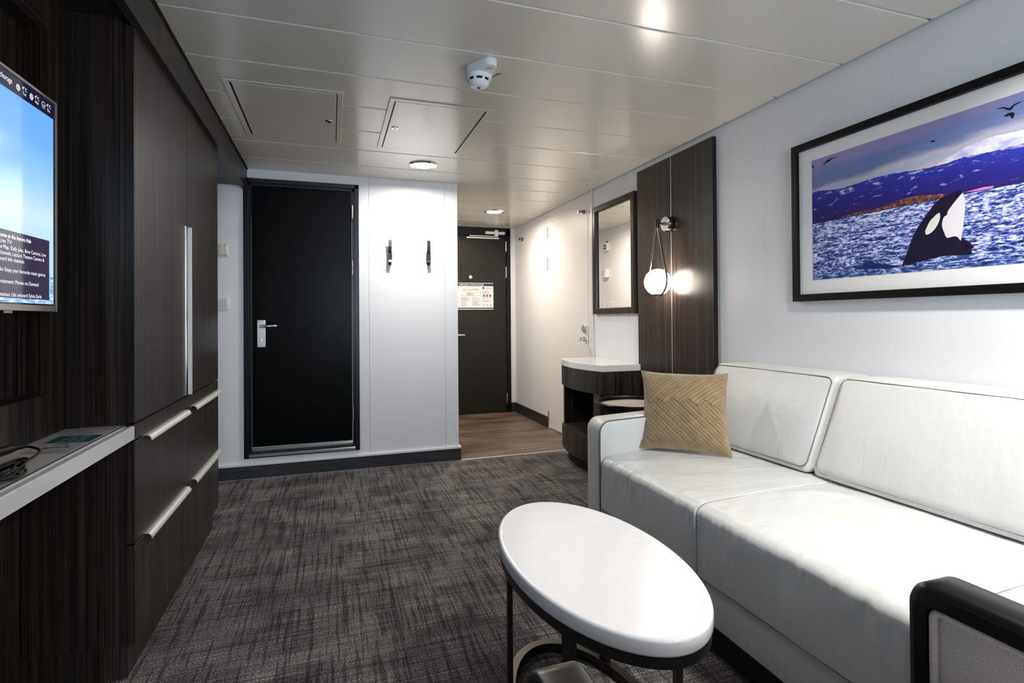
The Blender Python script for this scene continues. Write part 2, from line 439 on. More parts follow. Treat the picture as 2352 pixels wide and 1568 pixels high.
def lever_set(parent, px0, px1, z0, z1, y, zl, x_piv, dirx, length, keyz):
    mb = MB(); mb.box(px0, px1, y-.004, y, z0, z1); mb.bevel(.0025,2)
    pl = part(mb, 'handle_plate', M_STEEL, parent)
    mb = MB()
    for sx in (px0+.008, px1-.008):
        for sz in (z0+.009, z1-.009): mb.cyl((sx,sz),'y',.0045,y-.006,y-.003,12)
    part(mb, 'screws', M_CHROME, pl)
    mb = MB(); mb.cyl((x_piv,zl),'y',.011,y-.022,y-.003,20)
    mb.tube([(x_piv,y-.012,zl),(x_piv,y-.045,zl),(x_piv+dirx*.012,y-.052,zl),(x_piv+dirx*length*.5,y-.054,zl),(x_piv+dirx*length,y-.054,zl),(x_piv+dirx*(length+.012),y-.046,zl),(x_piv+dirx*(length+.012),y-.030,zl)], .0095, 12)
    part(mb, 'lever', M_STEEL, parent)
    mb = MB(); mb.cyl((x_piv,keyz),'y',.009,y-.008,y-.002,18); mb.box(x_piv-.002,x_piv+.002,y-.020,y-.006,keyz-.008,keyz+.008)
    part(mb, 'turn_knob', M_CHROME, parent)
lever_set(d1, -.480, -.427, .886, 1.072, YF+.010, 1.030, -.456, 1, .085, .937)

# ------------------------------------------------------------------ door_2 : entrance door at the end
EX0, EX1 = 1.03, 1.953
d2 = sthing('door_2', (1.49, YE, 0))
mb = MB()
for (a,b,c_,d_) in ((EX0,EX0+.05,0,2.098),(EX1-.048,EX1,0,2.098),(EX0,EX1,2.010,2.098)): mb.box(a,b,YE-.012,YE+.05,c_,d_)
mb.bevel(.0015,1); mb.box(EX0,EX1,YE+.051,YE+.08,0,2.098)
part(mb, 'door_frame', M_FRAME, d2)
mb = MB(); mb.box(EX0+.053, EX1-.052, YE-.004, YE+.04, .006, 2.005); mb.bevel(.002,1)
part(mb, 'door_leaf', M_DOOR2, d2)
for z0,z1 in ((1.84,1.945),(1.54,1.655),(.10,.21)): hinge(d2, EX1-.052, YE-.010, z0, z1)
mb = MB(); mb.box(1.648,1.876,YE-.055,YE-.012,2.022,2.052); mb.bevel(.003,2)
mb.box(1.755,1.795,YE-.060,YE-.010,2.000,2.068)
cl = part(mb, 'door_closer', M_ALU, d2, 'silver door closer')
mb = MB(); mb.box(1.46,1.79,YE-.062,YE-.050,1.992,1.999); mb.box(1.435,1.812,YE-.032,YE-.004,1.972,1.986)
part(mb, 'closer_arm', M_ALU, cl)
mb = MB(); mb.cyl((1.483,1.537),'y',.019,YE-.009,YE-.003,28); mb.cyl((1.483,1.537),'y',.008,YE-.011,YE-.006,16)
part(mb, 'peephole', M_CHROME, d2)
mb = MB(); mb.box(1.10,1.15,YE-.009,YE-.003,.80,.98); mb.bevel(.002,1)
mb.tube([(1.125,YE-.006,.888),(1.125,YE-.05,.888),(1.14,YE-.058,.888),(1.30,YE-.058,.888),(1.385,YE-.056,.888),(1.398,YE-.050,.888)], .013, 14)
part(mb, 'lever', M_STEEL, d2)

# ------------------------------------------------------------------ door_3 : white connecting door in right wall
d3 = sthing('door_3', (XR, 4.49, 0))
mb = MB()
for (a,b,z0,z1) in ((3.990,4.063,0,HC),(4.916,4.978,0,HC),(4.063,4.916,1.998,HC)): mb.box(XR-.002, XR+.03, a, b, z0, z1)
mb.box(XR+.0,XR+.03,4.063,4.916,-.01,.004,mi=1); mb.box(XR+.02,XR+.03,4.063,4.916,0,1.998,mi=1)
part(mb, 'door_frame', [M_WDOOR, M_SHADOW], d3)
mb = MB(); mb.box(XR-.004, XR+.02, 4.067, 4.912, .012, 1.994); mb.bevel(.0015,1)
part(mb, 'door_leaf', M_WDOOR, d3)
mb = MB(); mb.box(XR-.014, XR-.001, 3.972, 3.990, 0, HC); mb.bevel(.003,2)
part(mb, 'edge_profile', M_TRIMW, d3)
for z0,z1 in ((1.852,1.955),(1.545,1.655),(.055,.16)): hinge(d3, XR-.009, 4.945, z0, z1)
mb = MB(); mb.box(XR-.018,XR-.004,4.100,4.158,.950,1.008); mb.bevel(.002,1); mb.cyl((4.129,.979),'x',.021,XR-.026,XR-.016,24); mb.box(XR-.034,XR-.024,4.110,4.148,.976,.982)
part(mb, 'flush_ring_latch', M_STEEL, d3)
mb = MB(); mb.cyl((4.118,.893),'x',.020,XR-.022,XR-.004,24); mb.cyl((4.118,.893),'x',.013,XR-.04,XR-.02,20); mb.box(XR-.056,XR-.038,4.113,4.123,.876,.910)
part(mb, 'turn_knob', M_CHROME, d3)
mb = MB(); mb.box(XR-.003,XR+.001,4.064,4.067,.86,1.00)
part(mb, 'strike_edge', M_SHADOW, d3)
mb = MB(); mb.cyl((4.128,1.953),'x',.017,XR-.030,XR-.004,20); mb.cyl((4.128,1.953),'x',.009,XR-.05,XR-.03,16); mb.cyl((4.128,1.953),'x',.013,XR-.062,XR-.05,18)
part(mb, 'door_stop', M_DARKCHR, d3)

# ------------------------------------------------------------------ wall things, right wall
st = thing('door_stop', 'small round chrome door stop high on the white entry wall beside the dark entrance door', 'door stop', (XR,5.68,1.943))
mb = MB(); mb.cyl((5.68,1.943),'x',.020,XR-.012,XR,22); mb.cyl((5.68,1.943),'x',.010,XR-.035,XR-.012,18); mb.cyl((5.68,1.943),'x',.014,XR-.045,XR-.035,18)
part(mb, 'stop_body', M_DARKCHR, st)

mr = thing('wall_mirror', 'tall mirror in a dark brown wooden frame above the white-topped cabinet', 'mirror', (XR,3.62,1.098))
mb = MB(); Y0,Y1,Z0,Z1 = 3.305,3.932,1.098,1.945; fwid=.045
outer = [(Y0,Z0),(Y1,Z0),(Y1,Z1),(Y0,Z1)]
def frame_loft(mb, Y0,Y1,Z0,Z1, prof, x_of):
    rings = []
    for ins, xx in prof:
        rings.append([(xx,Y0+ins,Z0+ins),(xx,Y1-ins,Z0+ins),(xx,Y1-ins,Z1-ins),(xx,Y0+ins,Z1-ins)])
    rings.append(rings[0]); mb.loft(rings, caps=False)
frame_loft(mb, Y0,Y1,Z0,Z1, [(0,XR-.001),(0,XR-.028),(.003,XR-.031),(.040,XR-.031),(.045,XR-.026),(.047,XR-.010),(.047,XR-.001)], None)
part(mb, 'frame', wood('mirror_frame_wood',(.013,.010,.0085),(.045,.034,.028),.35), mr)
mb = MB(); mb.box(XR-.012, XR-.004, Y0+.03, Y1-.03, Z0+.03, Z1-.03)
part(mb, 'mirror_glass', M_MIRROR, mr)

for (a,b,lab) in ((2.879,3.262,'dark wood wall panel beside the mirror, farther of the two behind the lamp'),(2.483,2.872,'dark wood wall panel beside the white wall above the sofa end, nearer of the two')):
    t = thing('wood_wall_panel', lab, 'wall panel', (XR,(a+b)/2,0), group='dark wood panels behind the lamp')
    mb = MB(); mb.box(XR-.026, XR, a, b, .02, 2.060); mb.bevel(.001,1)
    part(mb, 'panel_board', M_WOODF, t)
st = thing('panel_joint_strip', 'thin vertical silver strip between the two dark wood panels', 'metal strip', (XR,2.8755,0))
mb = MB(); mb.box(XR-.024, XR, 2.8722, 2.8788, .02, 2.058)
part(mb, 'strip', M_ALU, st)

# sconce
SX, SY = 1.885, 2.8755
sc = thing('wall_lamp', 'lit globe wall lamp in a teardrop metal loop on the dark wood panels', 'lamp', (1.983,SY,1.642))
mb = MB(); mb.cyl((SY,1.642),'x',.047,1.940,1.983,40); mb.bevel(.003,2)
mp_ = part(mb, 'wall_mount', M_DARKCHR, sc)
mb = MB(); mb.cyl((SY,1.642),'x',.043,1.9385,1.9405,40)
part(mb, 'mount_face', M_CHROME, mp_)
mb = MB(); mb.tube([(1.940,SY,1.642),(SX,SY,1.642)], .0075, 14); mb.cyl((SY,1.642),'x',.011,1.930,1.9385,18)
part(mb, 'arm', M_DARKCHR, sc)
mb = MB(); mb.cyl((SX,SY),'z',.0125,1.612,1.668,20); mb.bevel(.0015,1)
part(mb, 'cap', M_BLACK, sc)
pts = []; RL = .098; CZL = 1.297
tang = math.acos(RL/(1.612-CZL))
a0 = PI/2 - tang
for i in range(41):
    t = (PI/2+tang) + (2*PI-2*tang)*i/40
    pts.append((SX, SY+RL*math.cos(t), CZL+RL*math.sin(t)))
pts = [(SX,SY-.004,1.618)]+pts+[(SX,SY+.004,1.618)]
mb = MB(); mb.tube(pts, .0068, 12)
part(mb, 'teardrop_loop', M_DARKCHR, sc)
mb = MB()
prof = [(.001,1.205)]+[(.080*math.sin(t), 1.284-.080*math.cos(t)) for t in [PI*(i+1.5)/26 for i in range(23)]]+[(.001,1.364)]
mb.lathe(prof, (SX,SY), 40)
part(mb, 'globe_shade', M_LAMP, sc, 'glowing opal glass globe')
mb = MB(); mb.lathe([(.012,1.199),(.030,1.202),(.034,1.210),(.030,1.214),(.012,1.214)], (SX,SY), 28)
part(mb, 'lamp_base', M_GUN, sc)

# framed picture --------------------------------------------------------
pc = thing('framed_picture', 'large black-framed seascape photograph of a black and white orca surfacing', 'picture', (XR,1.22,1.137))
PY0,PY1,PZ0,PZ1 = .50,1.942,1.136,1.833
mb = MB()
frame_loft(mb, PY0,PY1,PZ0,PZ1, [(0,XR-.001),(0,XR-.030),(.0015,XR-.032),(.028,XR-.032),(.030,XR-.030),(.032,XR-.012),(.032,XR-.001)], None)
m = mat('black_grained_frame', (.004,.004,.004), .4, spec=.2); nf = noise_tex(m, coords(m,(200,4,200)),1,2); bump(m,nf,.3,.0005)
part(mb, 'frame', m, pc)
mb = MB(); mb.box(XR-.017, XR-.004, PY0+.02, PY1-.02, PZ0+.02, PZ1-.02)
part(mb, 'mount_board', M_MATB, pc)
XP = XR-.0172
def PP(s,z,k=0): return (XP-.0002*k, 1.94-s, z)
SX0,SX1,SZ0,SZ1 = .098,1.345,1.227,1.747
# materials of the print; textures follow the print's own plane (y, z)
def pmat(name, rough=.6): 
    m = mat(name, (.5,.5,.5), rough, spec=.2); return m
# sky
m = P_SKY = pmat('print_sky')
sep = N(m,'ShaderNodeSeparateXYZ'); L(m, coords(m), sep.inputs[0])
zz = sep.outputs['Z']; yy = sep.outputs['Y']    # local: z above picture bottom (1.137), y from 1.22
wob = noise_tex(m, coords(m,(1,2.2,9)), 1.5, 3, .5)
hz = math_n(m,'ADD', math_n(m,'MULTIPLY', math_n(m,'SUBTRACT', zz, .44), 5.9), math_n(m,'MULTIPLY', math_n(m,'SUBTRACT', wob,.5), .5))
tilt = math_n(m,'MULTIPLY', math_n(m,'SUBTRACT', .35, yy), -.33)
hz = math_n(m,'ADD', hz, tilt)
L(m, ramp(m, hz, [(.0,(.62,.50,.52)),(.14,(.40,.45,.62)),(.26,(.52,.48,.60)),(.40,(.17,.22,.43)),(.62,(.16,.22,.48)),(.85,(.30,.26,.52)),(1,(.34,.27,.52))]), base(m).inputs['Base Color'])
m = P_SNOW = pmat('print_snow')
sn = noise_tex(m, coords(m,(1,14,26)), 1, 4, .6)
L(m, ramp(m, sn, [(.38,(.42,.44,.72)),(.52,(.72,.70,.85)),(.66,(.82,.80,.88))]), base(m).inputs['Base Color'])
m = P_MTN = pmat('print_mountain')
sep = N(m,'ShaderNodeSeparateXYZ'); L(m, coords(m), sep.inputs[0])
mg = ramp(m, math_n(m,'ADD', math_n(m,'MULTIPLY', math_n(m,'SUBTRACT', sep.outputs['Z'], .333), 6.5), math_n(m,'MULTIPLY', math_n(m,'SUBTRACT', .40, sep.outputs['Y']), .30)), [(0,(.022,.010,.10)),(.45,(.020,.016,.22)),(1,(.030,.040,.40))])
sn = noise_tex(m, coords(m,(1,15,60), rot=(-.30,0,0)), 1, 6, .72, .6)
hi = N(m,'ShaderNodeMapRange'); hi.inputs[1].default_value=.36; hi.inputs[2].default_value=.50; L(m, sep.outputs['Z'], hi.inputs[0])
sf = ramp(m, math_n(m,'ADD', sn, math_n(m,'MULTIPLY', hi.outputs[0], .15)), [(.645,(0,0,0)),(.72,(1,1,1))])
L(m, mixc(m, mg, (.55,.52,.82), sf), base(m).inputs['Base Color'])
m = P_SEA = pmat('print_sea')
sep = N(m,'ShaderNodeSeparateXYZ'); L(m, coords(m), sep.inputs[0])
s1 = noise_tex(m, coords(m,(1,55,190)), 1, 4, .62, .6)
s2 = noise_tex(m, coords(m,(1,14,80), loc=(0,3,2)), 1, 3, .55, .5)
sd = math_n(m,'ADD', math_n(m,'MULTIPLY', s1, .60), math_n(m,'MULTIPLY', s2, .40))
sd = math_n(m,'ADD', sd, math_n(m,'MULTIPLY', math_n(m,'SUBTRACT', sep.outputs['Z'], .20), .16))
L(m, ramp(m, sd, [(.40,(.006,.010,.08)),(.475,(.035,.07,.32)),(.515,(.22,.28,.62)),(.56,(.60,.61,.86)),(.67,(.84,.83,.93))]), base(m).inputs['Base Color'])
P_ORCA = mat('print_orca_black', (.008,.005,.025), .6, spec=.2)
P_WHITE = mat('print_orca_white', (.74,.72,.77), .6, spec=.2)
P_EYE = mat('print_orca_eyepatch', (.74,.73,.66), .6, spec=.2)
m = P_ISLE = pmat('print_island')
il = noise_tex(m, coords(m,(1,60,90)), 1, 4, .7)
L(m, ramp(m, il, [(.38,(.045,.012,.05)),(.5,(.13,.055,.02)),(.58,(.24,.10,.06)),(.66,(.50,.26,.26))]), base(m).inputs['Base Color'])
P_PINK = mat('print_pink_shore', (.62,.20,.55), .6, spec=.2)
P_DARK = mat('print_dark_wave', (.010,.020,.12), .6, spec=.2)
P_FOAM = pmat('print_foam'); m = P_FOAM
fo = noise_tex(m, coords(m,(1,26,120)), 1, 4, .7, .5)
L(m, ramp(m, fo, [(.40,(.008,.016,.10)),(.52,(.05,.12,.40)),(.62,(.60,.68,.90))]), base(m).inputs['Base Color'])
mats = [P_SKY,P_SNOW,P_MTN,P_SEA,P_ORCA,P_WHITE,P_EYE,P_ISLE,P_PINK,P_DARK,P_FOAM]
mb = MB()
mb.face([PP(SX0,SZ1),PP(SX1,SZ1),PP(SX1,1.46),PP(SX0,1.46)],0)
ridge = [(.098,1.606),(.12,1.612),(.166,1.603),(.2,1.598),(.243,1.594),(.32,1.597),(.36,1.601),(.4,1.602),(.44,1.601),(.474,1.598),(.543,1.592),(.602,1.587),(.66,1.589),(.70,1.594),(.754,1.591),(.797,1.588),(.869,1.588),(.95,1.60),(1.05,1.585),(1.15,1.60),(1.25,1.57),(SX1,1.58)]
snow = [(.58,1.587),(.602,1.588),(.627,1.596),(.658,1.609),(.699,1.622),(.741,1.634),(.781,1.636),(.82,1.632),(.869,1.630),(.95,1.64),(1.05,1.62),(1.15,1.63),(1.25,1.60),(SX1,1.60)]
def sm(P, n=5):
    out=[]; k=len(P)
    for i in range(k):
        p0,p1,p2,p3=[Vector((*P[(i+j)%k],0)) for j in (-1,0,1,2)]
        for q in range(n):
            t=q/n; v=.5*((2*p1)+(p2-p0)*t+(2*p0-5*p1+4*p2-p3)*t*t+(3*p1-p0-3*p2+p3)*t**3); out.append((v.x,v.y))
    return out
def jag(p, amp, seed, n=6):
    out = []; r_ = random.Random(seed)
    for (a,b),(c_,d_) in zip(p,p[1:]):
        for i in range(n):
            t = i/n; out.append((a+(c_-a)*t, b+(d_-b)*t+r_.uniform(-amp,amp)))
    out.append(p[-1]); return out
def strip(mb, p, z0, k, mi):
    for (a,b),(c_,d_) in zip(p,p[1:]): mb.face([PP(a,z0,k),PP(c_,z0,k),PP(c_,d_,k),PP(a,b,k)], mi)
strip(mb, jag(snow,.0012,2), 1.50, 1, 1)
strip(mb, jag(ridge,.0012,3), 1.46, 2, 2)
mb.face([PP(.098,1.476,3),PP(.237,1.474,3),PP(.7,1.4765,3),PP(SX1,1.475,3),PP(SX1,1.462,3),PP(.098,1.462,3)],9)
mb.face([PP(a,b,4) for a,b in [(.237,1.477),(.307,1.483),(.384,1.481),(.439,1.489),(.491,1.497),(.551,1.498),(.588,1.493),(.642,1.485),(.66,1.473),(.557,1.472),(.421,1.473),(.266,1.473)]],7)
mb.face([PP(a,b,4) for a,b in [(.702,1.476),(.731,1.479),(.758,1.481),(.788,1.478),(.783,1.472),(.745,1.472)]],8)
mb.face([PP(.098,1.470,4),PP(SX1,1.470,4),PP(SX1,SZ0,4),PP(.098,SZ0,4)],3)
mb.face([PP(a,b,5) for a,b in [(.29,1.257),(.344,1.274),(.363,1.287),(.389,1.272),(.44,1.262),(.49,1.252),(.429,1.247),(.36,1.252)]],9)
mb.face([PP(a,b,5) for a,b in [(.098,1.247),(.20,1.252),(.33,1.246),(.5,1.250),(.62,1.245),(.76,1.252),(.9,1.240),(.9,1.227),(.098,1.227)]],10)
mb.face([PP(a,b,6) for a,b in sm([(.49,1.251),(.504,1.286),(.522,1.331),(.54,1.37),(.566,1.407),(.592,1.439),(.61,1.461),(.637,1.475),(.66,1.481),(.675,1.485),(.688,1.485),(.696,1.478),(.699,1.472),(.704,1.45),(.704,1.426),(.7,1.386),(.694,1.342),(.691,1.327),(.697,1.312),(.715,1.290),(.723,1.274),(.724,1.264),(.695,1.266),(.638,1.268),(.594,1.268),(.566,1.263),(.534,1.259),(.503,1.254)])],4)
mb.face([PP(a,b,6) for a,b in sm([(.691,1.327),(.709,1.314),(.724,1.300),(.729,1.291),(.716,1.289),(.70,1.305)])],4)
mb.face([PP(a,b,7) for a,b in sm([(.696,1.475),(.7,1.467),(.704,1.45),(.704,1.426),(.7,1.386),(.694,1.342),(.689,1.319),(.683,1.327),(.675,1.334),(.662,1.335),(.646,1.334),(.637,1.355),(.631,1.377),(.634,1.398),(.64,1.408),(.647,1.411),(.652,1.426),(.675,1.454)])],5)
mb.face([PP(a,b,7) for a,b in sm([(.624,1.422),(.625,1.407),(.62,1.39),(.609,1.372),(.595,1.359),(.579,1.354),(.575,1.367),(.581,1.381),(.591,1.399),(.604,1.411),(.616,1.421)])],6)
mb.face([PP(a,b,8) for a,b in [(.585,1.268),(.638,1.272),(.69,1.270),(.724,1.268),(.735,1.257),(.676,1.253),(.608,1.248),(.580,1.250)]],10)
for q in ([(.153,1.71),(.172,1.727),(.189,1.73),(.2,1.732),(.234,1.726),(.2,1.728),(.191,1.722),(.175,1.72)],
    [(.794,1.719),(.816,1.718),(.832,1.708),(.844,1.716),(.869,1.719),(.846,1.712),(.837,1.703),(.831,1.702),(.816,1.714)],
    [(.817,1.69),(.829,1.694),(.84,1.693),(.845,1.688),(.842,1.675),(.837,1.675),(.833,1.686),(.823,1.686)],
    [(.594,1.678),(.605,1.680),(.615,1.673),(.605,1.674)],[(.099,1.731),(.108,1.724),(.112,1.708),(.103,1.717)]):
    mb.face([PP(a,b,8) for a,b in q],4)
part(mb, 'photographic_print', mats, pc, fixn=False)

# ------------------------------------------------------------------ far wall fittings
th = thing('thermostat', 'cream square thermostat with round dial on the white wall above the light switch', 'thermostat', (-.70,YF,1.50))
mb = MB(); mb.loft([[(x,YF,z) for x,z in rrect(-.745,-.650,1.499,1.584,.003)],[(x,YF-.012,z) for x,z in rrect(-.743,-.652,1.501,1.582,.003)],[(x,YF-.030,z) for x,z in rrect(-.733,-.662,1.511,1.576,.004)]])
part(mb, 'housing', M_CREAM, th)
mb = MB(); mb.cyl((-.693,1.543),'y',.021,YF-.036,YF-.030,30); mb.bevel(.001,1); mb.box(-.695,-.691,YF-.040,YF-.036,1.526,1.560)
part(mb, 'dial', M_CREAM, th)
mb = MB(); mb.cyl((-.668,1.572),'y',.0022,YF-.031,YF-.0295,10)
for k in range(9):
    a = PI*(1.2-1.4*k/8); mb.box(-.693+.026*math.cos(a)-.0006,-.693+.026*math.cos(a)+.0006,YF-.0306,YF-.0299,1.543+.026*math.sin(a)-.002,1.543+.026*math.sin(a)+.002)
part(mb, 'dial_marks', M_RUBBER, th)
sw = thing('light_switch', 'white square rocker light switch on the white wall beside the wardrobe', 'light switch', (-.70,YF,1.143))
mb = MB(); mb.loft([[(x,YF,z) for x,z in rrect(-.738,-.647,1.143,1.234,.006)],[(x,YF-.007,z) for x,z in rrect(-.737,-.648,1.144,1.233,.006)],[(x,YF-.010,z) for x,z in rrect(-.733,-.652,1.148,1.229,.005)]])
part(mb, 'switch_plate', M_PLASTIC, sw)
mb = MB(); mb.loft([[(x,YF-.0095,z) for x,z in rrect(-.721,-.664,1.160,1.217,.003)],[(x,YF-.0135,z) for x,z in rrect(-.720,-.665,1.161,1.216,.003)]])
part(mb, 'rocker', mat('pale_grey_plastic',(.60,.62,.66),.35), sw)

def hook(x, z, lab):
    t = thing('coat_hook', lab, 'coat hook', (x,YF,z-.10), group='chrome coat hooks on the white wall')
    mb = MB(); mb.box(x-.0165,x+.0165,YF-.022,YF,z-.068,z-.010); mb.bevel(.003,2)
    part(mb, 'hook_mount', M_DARKCHR, t)
    mb = MB(); mb.box(x-.013,x+.013,YF-.0245,YF-.022,z-.062,z-.016)
    part(mb, 'mount_inset', M_BLACK, t)
    mb = MB()
    def strap(pts, w_, th_):
        rings = []
        for i,(dy,dz) in enumerate(pts):
            a = pts[max(i-1,0)]; b = pts[min(i+1,len(pts)-1)]
            ty,tz = b[0]-a[0], b[1]-a[1]; l_ = math.hypot(ty,tz); ny,nz = -tz/l_*th_/2, ty/l_*th_/2
            y,zz_ = YF+dy, z+dz
            rings.append([(x-w_/2,y-ny,zz_-nz),(x+w_/2,y-ny,zz_-nz),(x+w_/2,y+ny,zz_+nz),(x-w_/2,y+ny,zz_+nz)])
        mb.loft(rings)
    strap([(-.020,-.016),(-.026,0),(-.034,.03),(-.038,.060),(-.040,.078)], .024, .005)
    strap([(-.020,-.060),(-.034,-.070),(-.040,-.084),(-.034,-.090)], .024, .005)
    strap([(-.004,-.06),(-.006,-.085),(-.018,-.102),(-.036,-.106)], .022, .004)
    mb.bevel(.001,1)
    part(mb, 'hook_arm', M_HOOK, t)
hook(.408, 1.57, 'chrome coat hook on the white wall, closer to the black bathroom door')
hook(.690, 1.575, 'chrome coat hook on the white wall, closer to the entry corner')

# emergency notice
po = thing('safety_notice', 'white emergency instructions notice with ship diagrams fixed on the dark entrance door', 'notice', (1.537,YE-.004,1.172))
YP = YE-.005; NX0,NX1,NZ0,NZ1 = 1.19,1.747,1.172,1.472
mb = MB(); mb.box(NX0,NX1,YP-.002,YP+.001,NZ0,NZ1)
part(mb, 'notice_sheet', mat('notice_white',(.82,.82,.84),.3), po)
YT = YP-.0026
mb = MB(); mb.box(NX0,NX1,YT,YT+.0005,NZ1-.036,NZ1-.006); mb.box(NX0,NX1,YT,YT+.0005,NZ0+.008,NZ0+.021)
part(mb, 'banner', mat('notice_navy',(.012,.014,.06),.4), po)
mb = MB(); fn = lambda x,y: (1.352+x, YT-.0006, NZ1-.029+y)
add_text(mb, 'EMERGENCY INSTRUCTIONS', .022, fn, bold=.0004, width=.282)
part(mb, 'title_lettering', mat('notice_print_white',(.85,.85,.85),.4), po, fixn=False)
mb = MB(); YQ = YT-.0002
def bx(x0,x1,z0,z1,mi): mb.box(x0,x1,YQ,YQ+.0005,z0,z1,mi=mi)
# text blocks (too small to read in the photograph): thin grey rules
rr_ = random.Random(4)
def block(x0,x1,z1,nl,dz=.0052,mi=0,h=.0018):
    for k in range(nl):
        bx(x0, x0+(x1-x0)*rr_.uniform(.55,1.0), z1-k*dz-h, z1-k*dz, mi)
bx(1.354,1.3545,1.195,1.430,0)
block(1.372,1.430,1.340,2); block(1.372,1.486,1.311,9); block(1.372,1.468,1.257,4); block(1.372,1.44,1.228,4)
block(1.498,1.60,1.311,3); block(1.498,1.60,1.290,4); block(1.498,1.60,1.262,9)
block(1.655,1.735,1.422,5); block(1.618,1.70,1.387,2); block(1.618,1.735,1.373,6); block(1.618,1.735,1.299,1,h=.004); block(1.618,1.735,1.280,5); bx(1.618,1.735,1.306,1.308,0)
block(1.200,1.345,1.42,40)
# ship side view and deck plan
for i,(a,b,c_,d_) in enumerate(((1.39,1.42,1.379,1.382),(1.42,1.60,1.379,1.381),(1.385,1.388,1.385,1.398),(1.41,1.47,1.412,1.414),(1.46,1.52,1.424,1.426),(1.47,1.472,1.412,1.424),(1.52,1.57,1.408,1.41),(1.39,1.41,1.401,1.404))): bx(a,b,c_,d_,0)
bx(1.395,1.50,1.384,1.404,4); bx(1.400,1.60,1.327,1.330,0); bx(1.400,1.60,1.362,1.364,0); bx(1.597,1.60,1.33,1.364,0)
bx(1.50,1.582,1.394,1.400,1)
bx(1.435,1.490,1.331,1.361,2); bx(1.461,1.463,1.331,1.361,0); bx(1.493,1.510,1.338,1.352,0)
bx(1.618,1.642,1.403,1.428,3); bx(1.626,1.634,1.407,1.424,2)
for xx in (1.622,1.658,1.694): bx(xx,xx+.030,1.312,1.344,5); bx(xx+.009,xx+.021,1.318,1.338,6)
bx(1.30,1.32,1.235,1.262,6); bx(1.325,1.338,1.246,1.252,6)
bx(1.625,1.645,1.222,1.228,0); bx(1.628,1.640,1.212,1.216,0)
for cx_ in (1.674,1.716):
    for s_ in (-1,1):
        mb.face([(cx_-.011,YQ-.0002,1.222+s_*.010),(cx_-.009,YQ-.0002,1.222+s_*.012),(cx_+.011,YQ-.0002,1.222-s_*.010),(cx_+.009,YQ-.0002,1.222-s_*.012)],1)
part(mb, 'notice_diagram', [mat('notice_grey',(.33,.33,.34),.5),mat('notice_red',(.45,.06,.07),.5),mat('notice_lime',(.42,.66,.20),.5),mat('notice_green',(.05,.30,.04),.5),mat('notice_pale',(.62,.63,.62),.5),mat('notice_sand',(.75,.55,.33),.5),mat('notice_brown',(.10,.05,.015),.5)], po)

# fittings on the entry wall, seen in the mirror
al = thing('alarm_speaker', 'white wall alarm unit with dark round button, seen in the mirror above the card holder', 'alarm', (XC,5.72,1.845))
mb = MB(); mb.box(XC,XC+.035,5.675,5.765,1.850,1.945); mb.bevel(.004,2); part(mb,'housing',M_PLASTIC,al)
mb = MB(); mb.box(XC+.0348,XC+.037,5.705,5.755,1.870,1.920); part(mb,'button_plate',M_RUBBER,al)
mb = MB(); mb.cyl((5.730,1.895),'x',.014,XC+.036,XC+.040,20); part(mb,'button',M_PLASTIC,al)
mb = MB(); mb.cyl((5.728,1.960),'x',.009,XC,XC+.012,16); part(mb,'warning_light',M_REDLED,al)
ck = thing('key_card_holder', 'white key card holder on the entry wall, seen in the mirror below the alarm', 'card holder', (XC,5.74,1.53))
mb = MB(); mb.box(XC,XC+.045,5.69,5.79,1.540,1.640); mb.bevel(.004,2); part(mb,'housing',M_PLASTIC,ck)
mb = MB(); mb.box(XC+.0448,XC+.047,5.765,5.772,1.555,1.625); part(mb,'card_slot',M_RUBBER,ck)
lab2 = ('white light switch pair, right one seen low in the mirror','white light switch, left one seen at the mirror edge')
for (a,b,lb) in ((5.58,5.755,lab2[0]),(5.80,5.89,lab2[1])):
    t = thing('light_switch', lb, 'light switch', (XC,(a+b)/2,1.16), group='light switches seen in the mirror')
    mb = MB(); mb.box(XC,XC+.009,a,b,1.16,1.247); mb.bevel(.003,2); part(mb,'switch_plate',M_PLASTIC,t)
    nn = 2 if b-a>.1 else 1
    for k in range(nn):
        w_=(b-a)/nn; mb = MB(); mb.box(XC+.009,XC+.012,a+k*w_+.018,a+(k+1)*w_-.018,1.178,1.229); mb.bevel(.001,1); part(mb,'rocker',M_PLASTIC,t)

# ------------------------------------------------------------------ ceiling fittings
def hatch(x0,x1,y0,y1,lab,hinge_side,lock):
    t = thing('ceiling_hatch', lab, 'access hatch', ((x0+x1)/2,(y0+y1)/2,HC), group='access hatches in the ceiling')
    mb = MB(); f=.024; z0,z1=HC-.0055,HC-.0012
    for (a,b,c_,d_) in ((x0,x1,y0,y0+f),(x0,x1,y1-f,y1),(x0,x0+f,y0+f,y1-f),(x1-f,x1,y0+f,y1-f)): mb.box(a,b,c_,d_,z0,z1)
    mb.bevel(.0008,1); part(mb,'hatch_frame',M_CEIL,t)
    mb = MB(); g_=.003; gl=.010 if hinge_side=='l' else .005; gr_=.010 if hinge_side=='r' else .005
    mb.box(x0+f+gl,x1-f-gr_,y0+f+g_,y1-f-g_,z0-.001,z1); mb.bevel(.001,1)
    part(mb,'hatch_panel',M_CEIL,t)
    mb = MB(); mb.box(x0+.002,x1-.002,y0+.002,y1-.002,HC-.0011,HC-.0001); part(mb,'hatch_recess',M_SHADOW,t)
    mb = MB(); mb.lathe([(.001,HC-.0075),(.006,HC-.0075),(.008,HC-.010),(.016,HC-.0105),(.018,HC-.0064)],lock,26)
    part(mb,'lock_ring',M_CHROME,t)
    mb = MB(); mb.cyl(lock,'z',.0065,HC-.0085,HC-.0074,16); part(mb,'keyhole',M_SHADOW,t)
hatch(-.438,.056,2.577,3.338,'beige ceiling access hatch on the wardrobe side, lock at its right edge','l',(-.008,2.963))
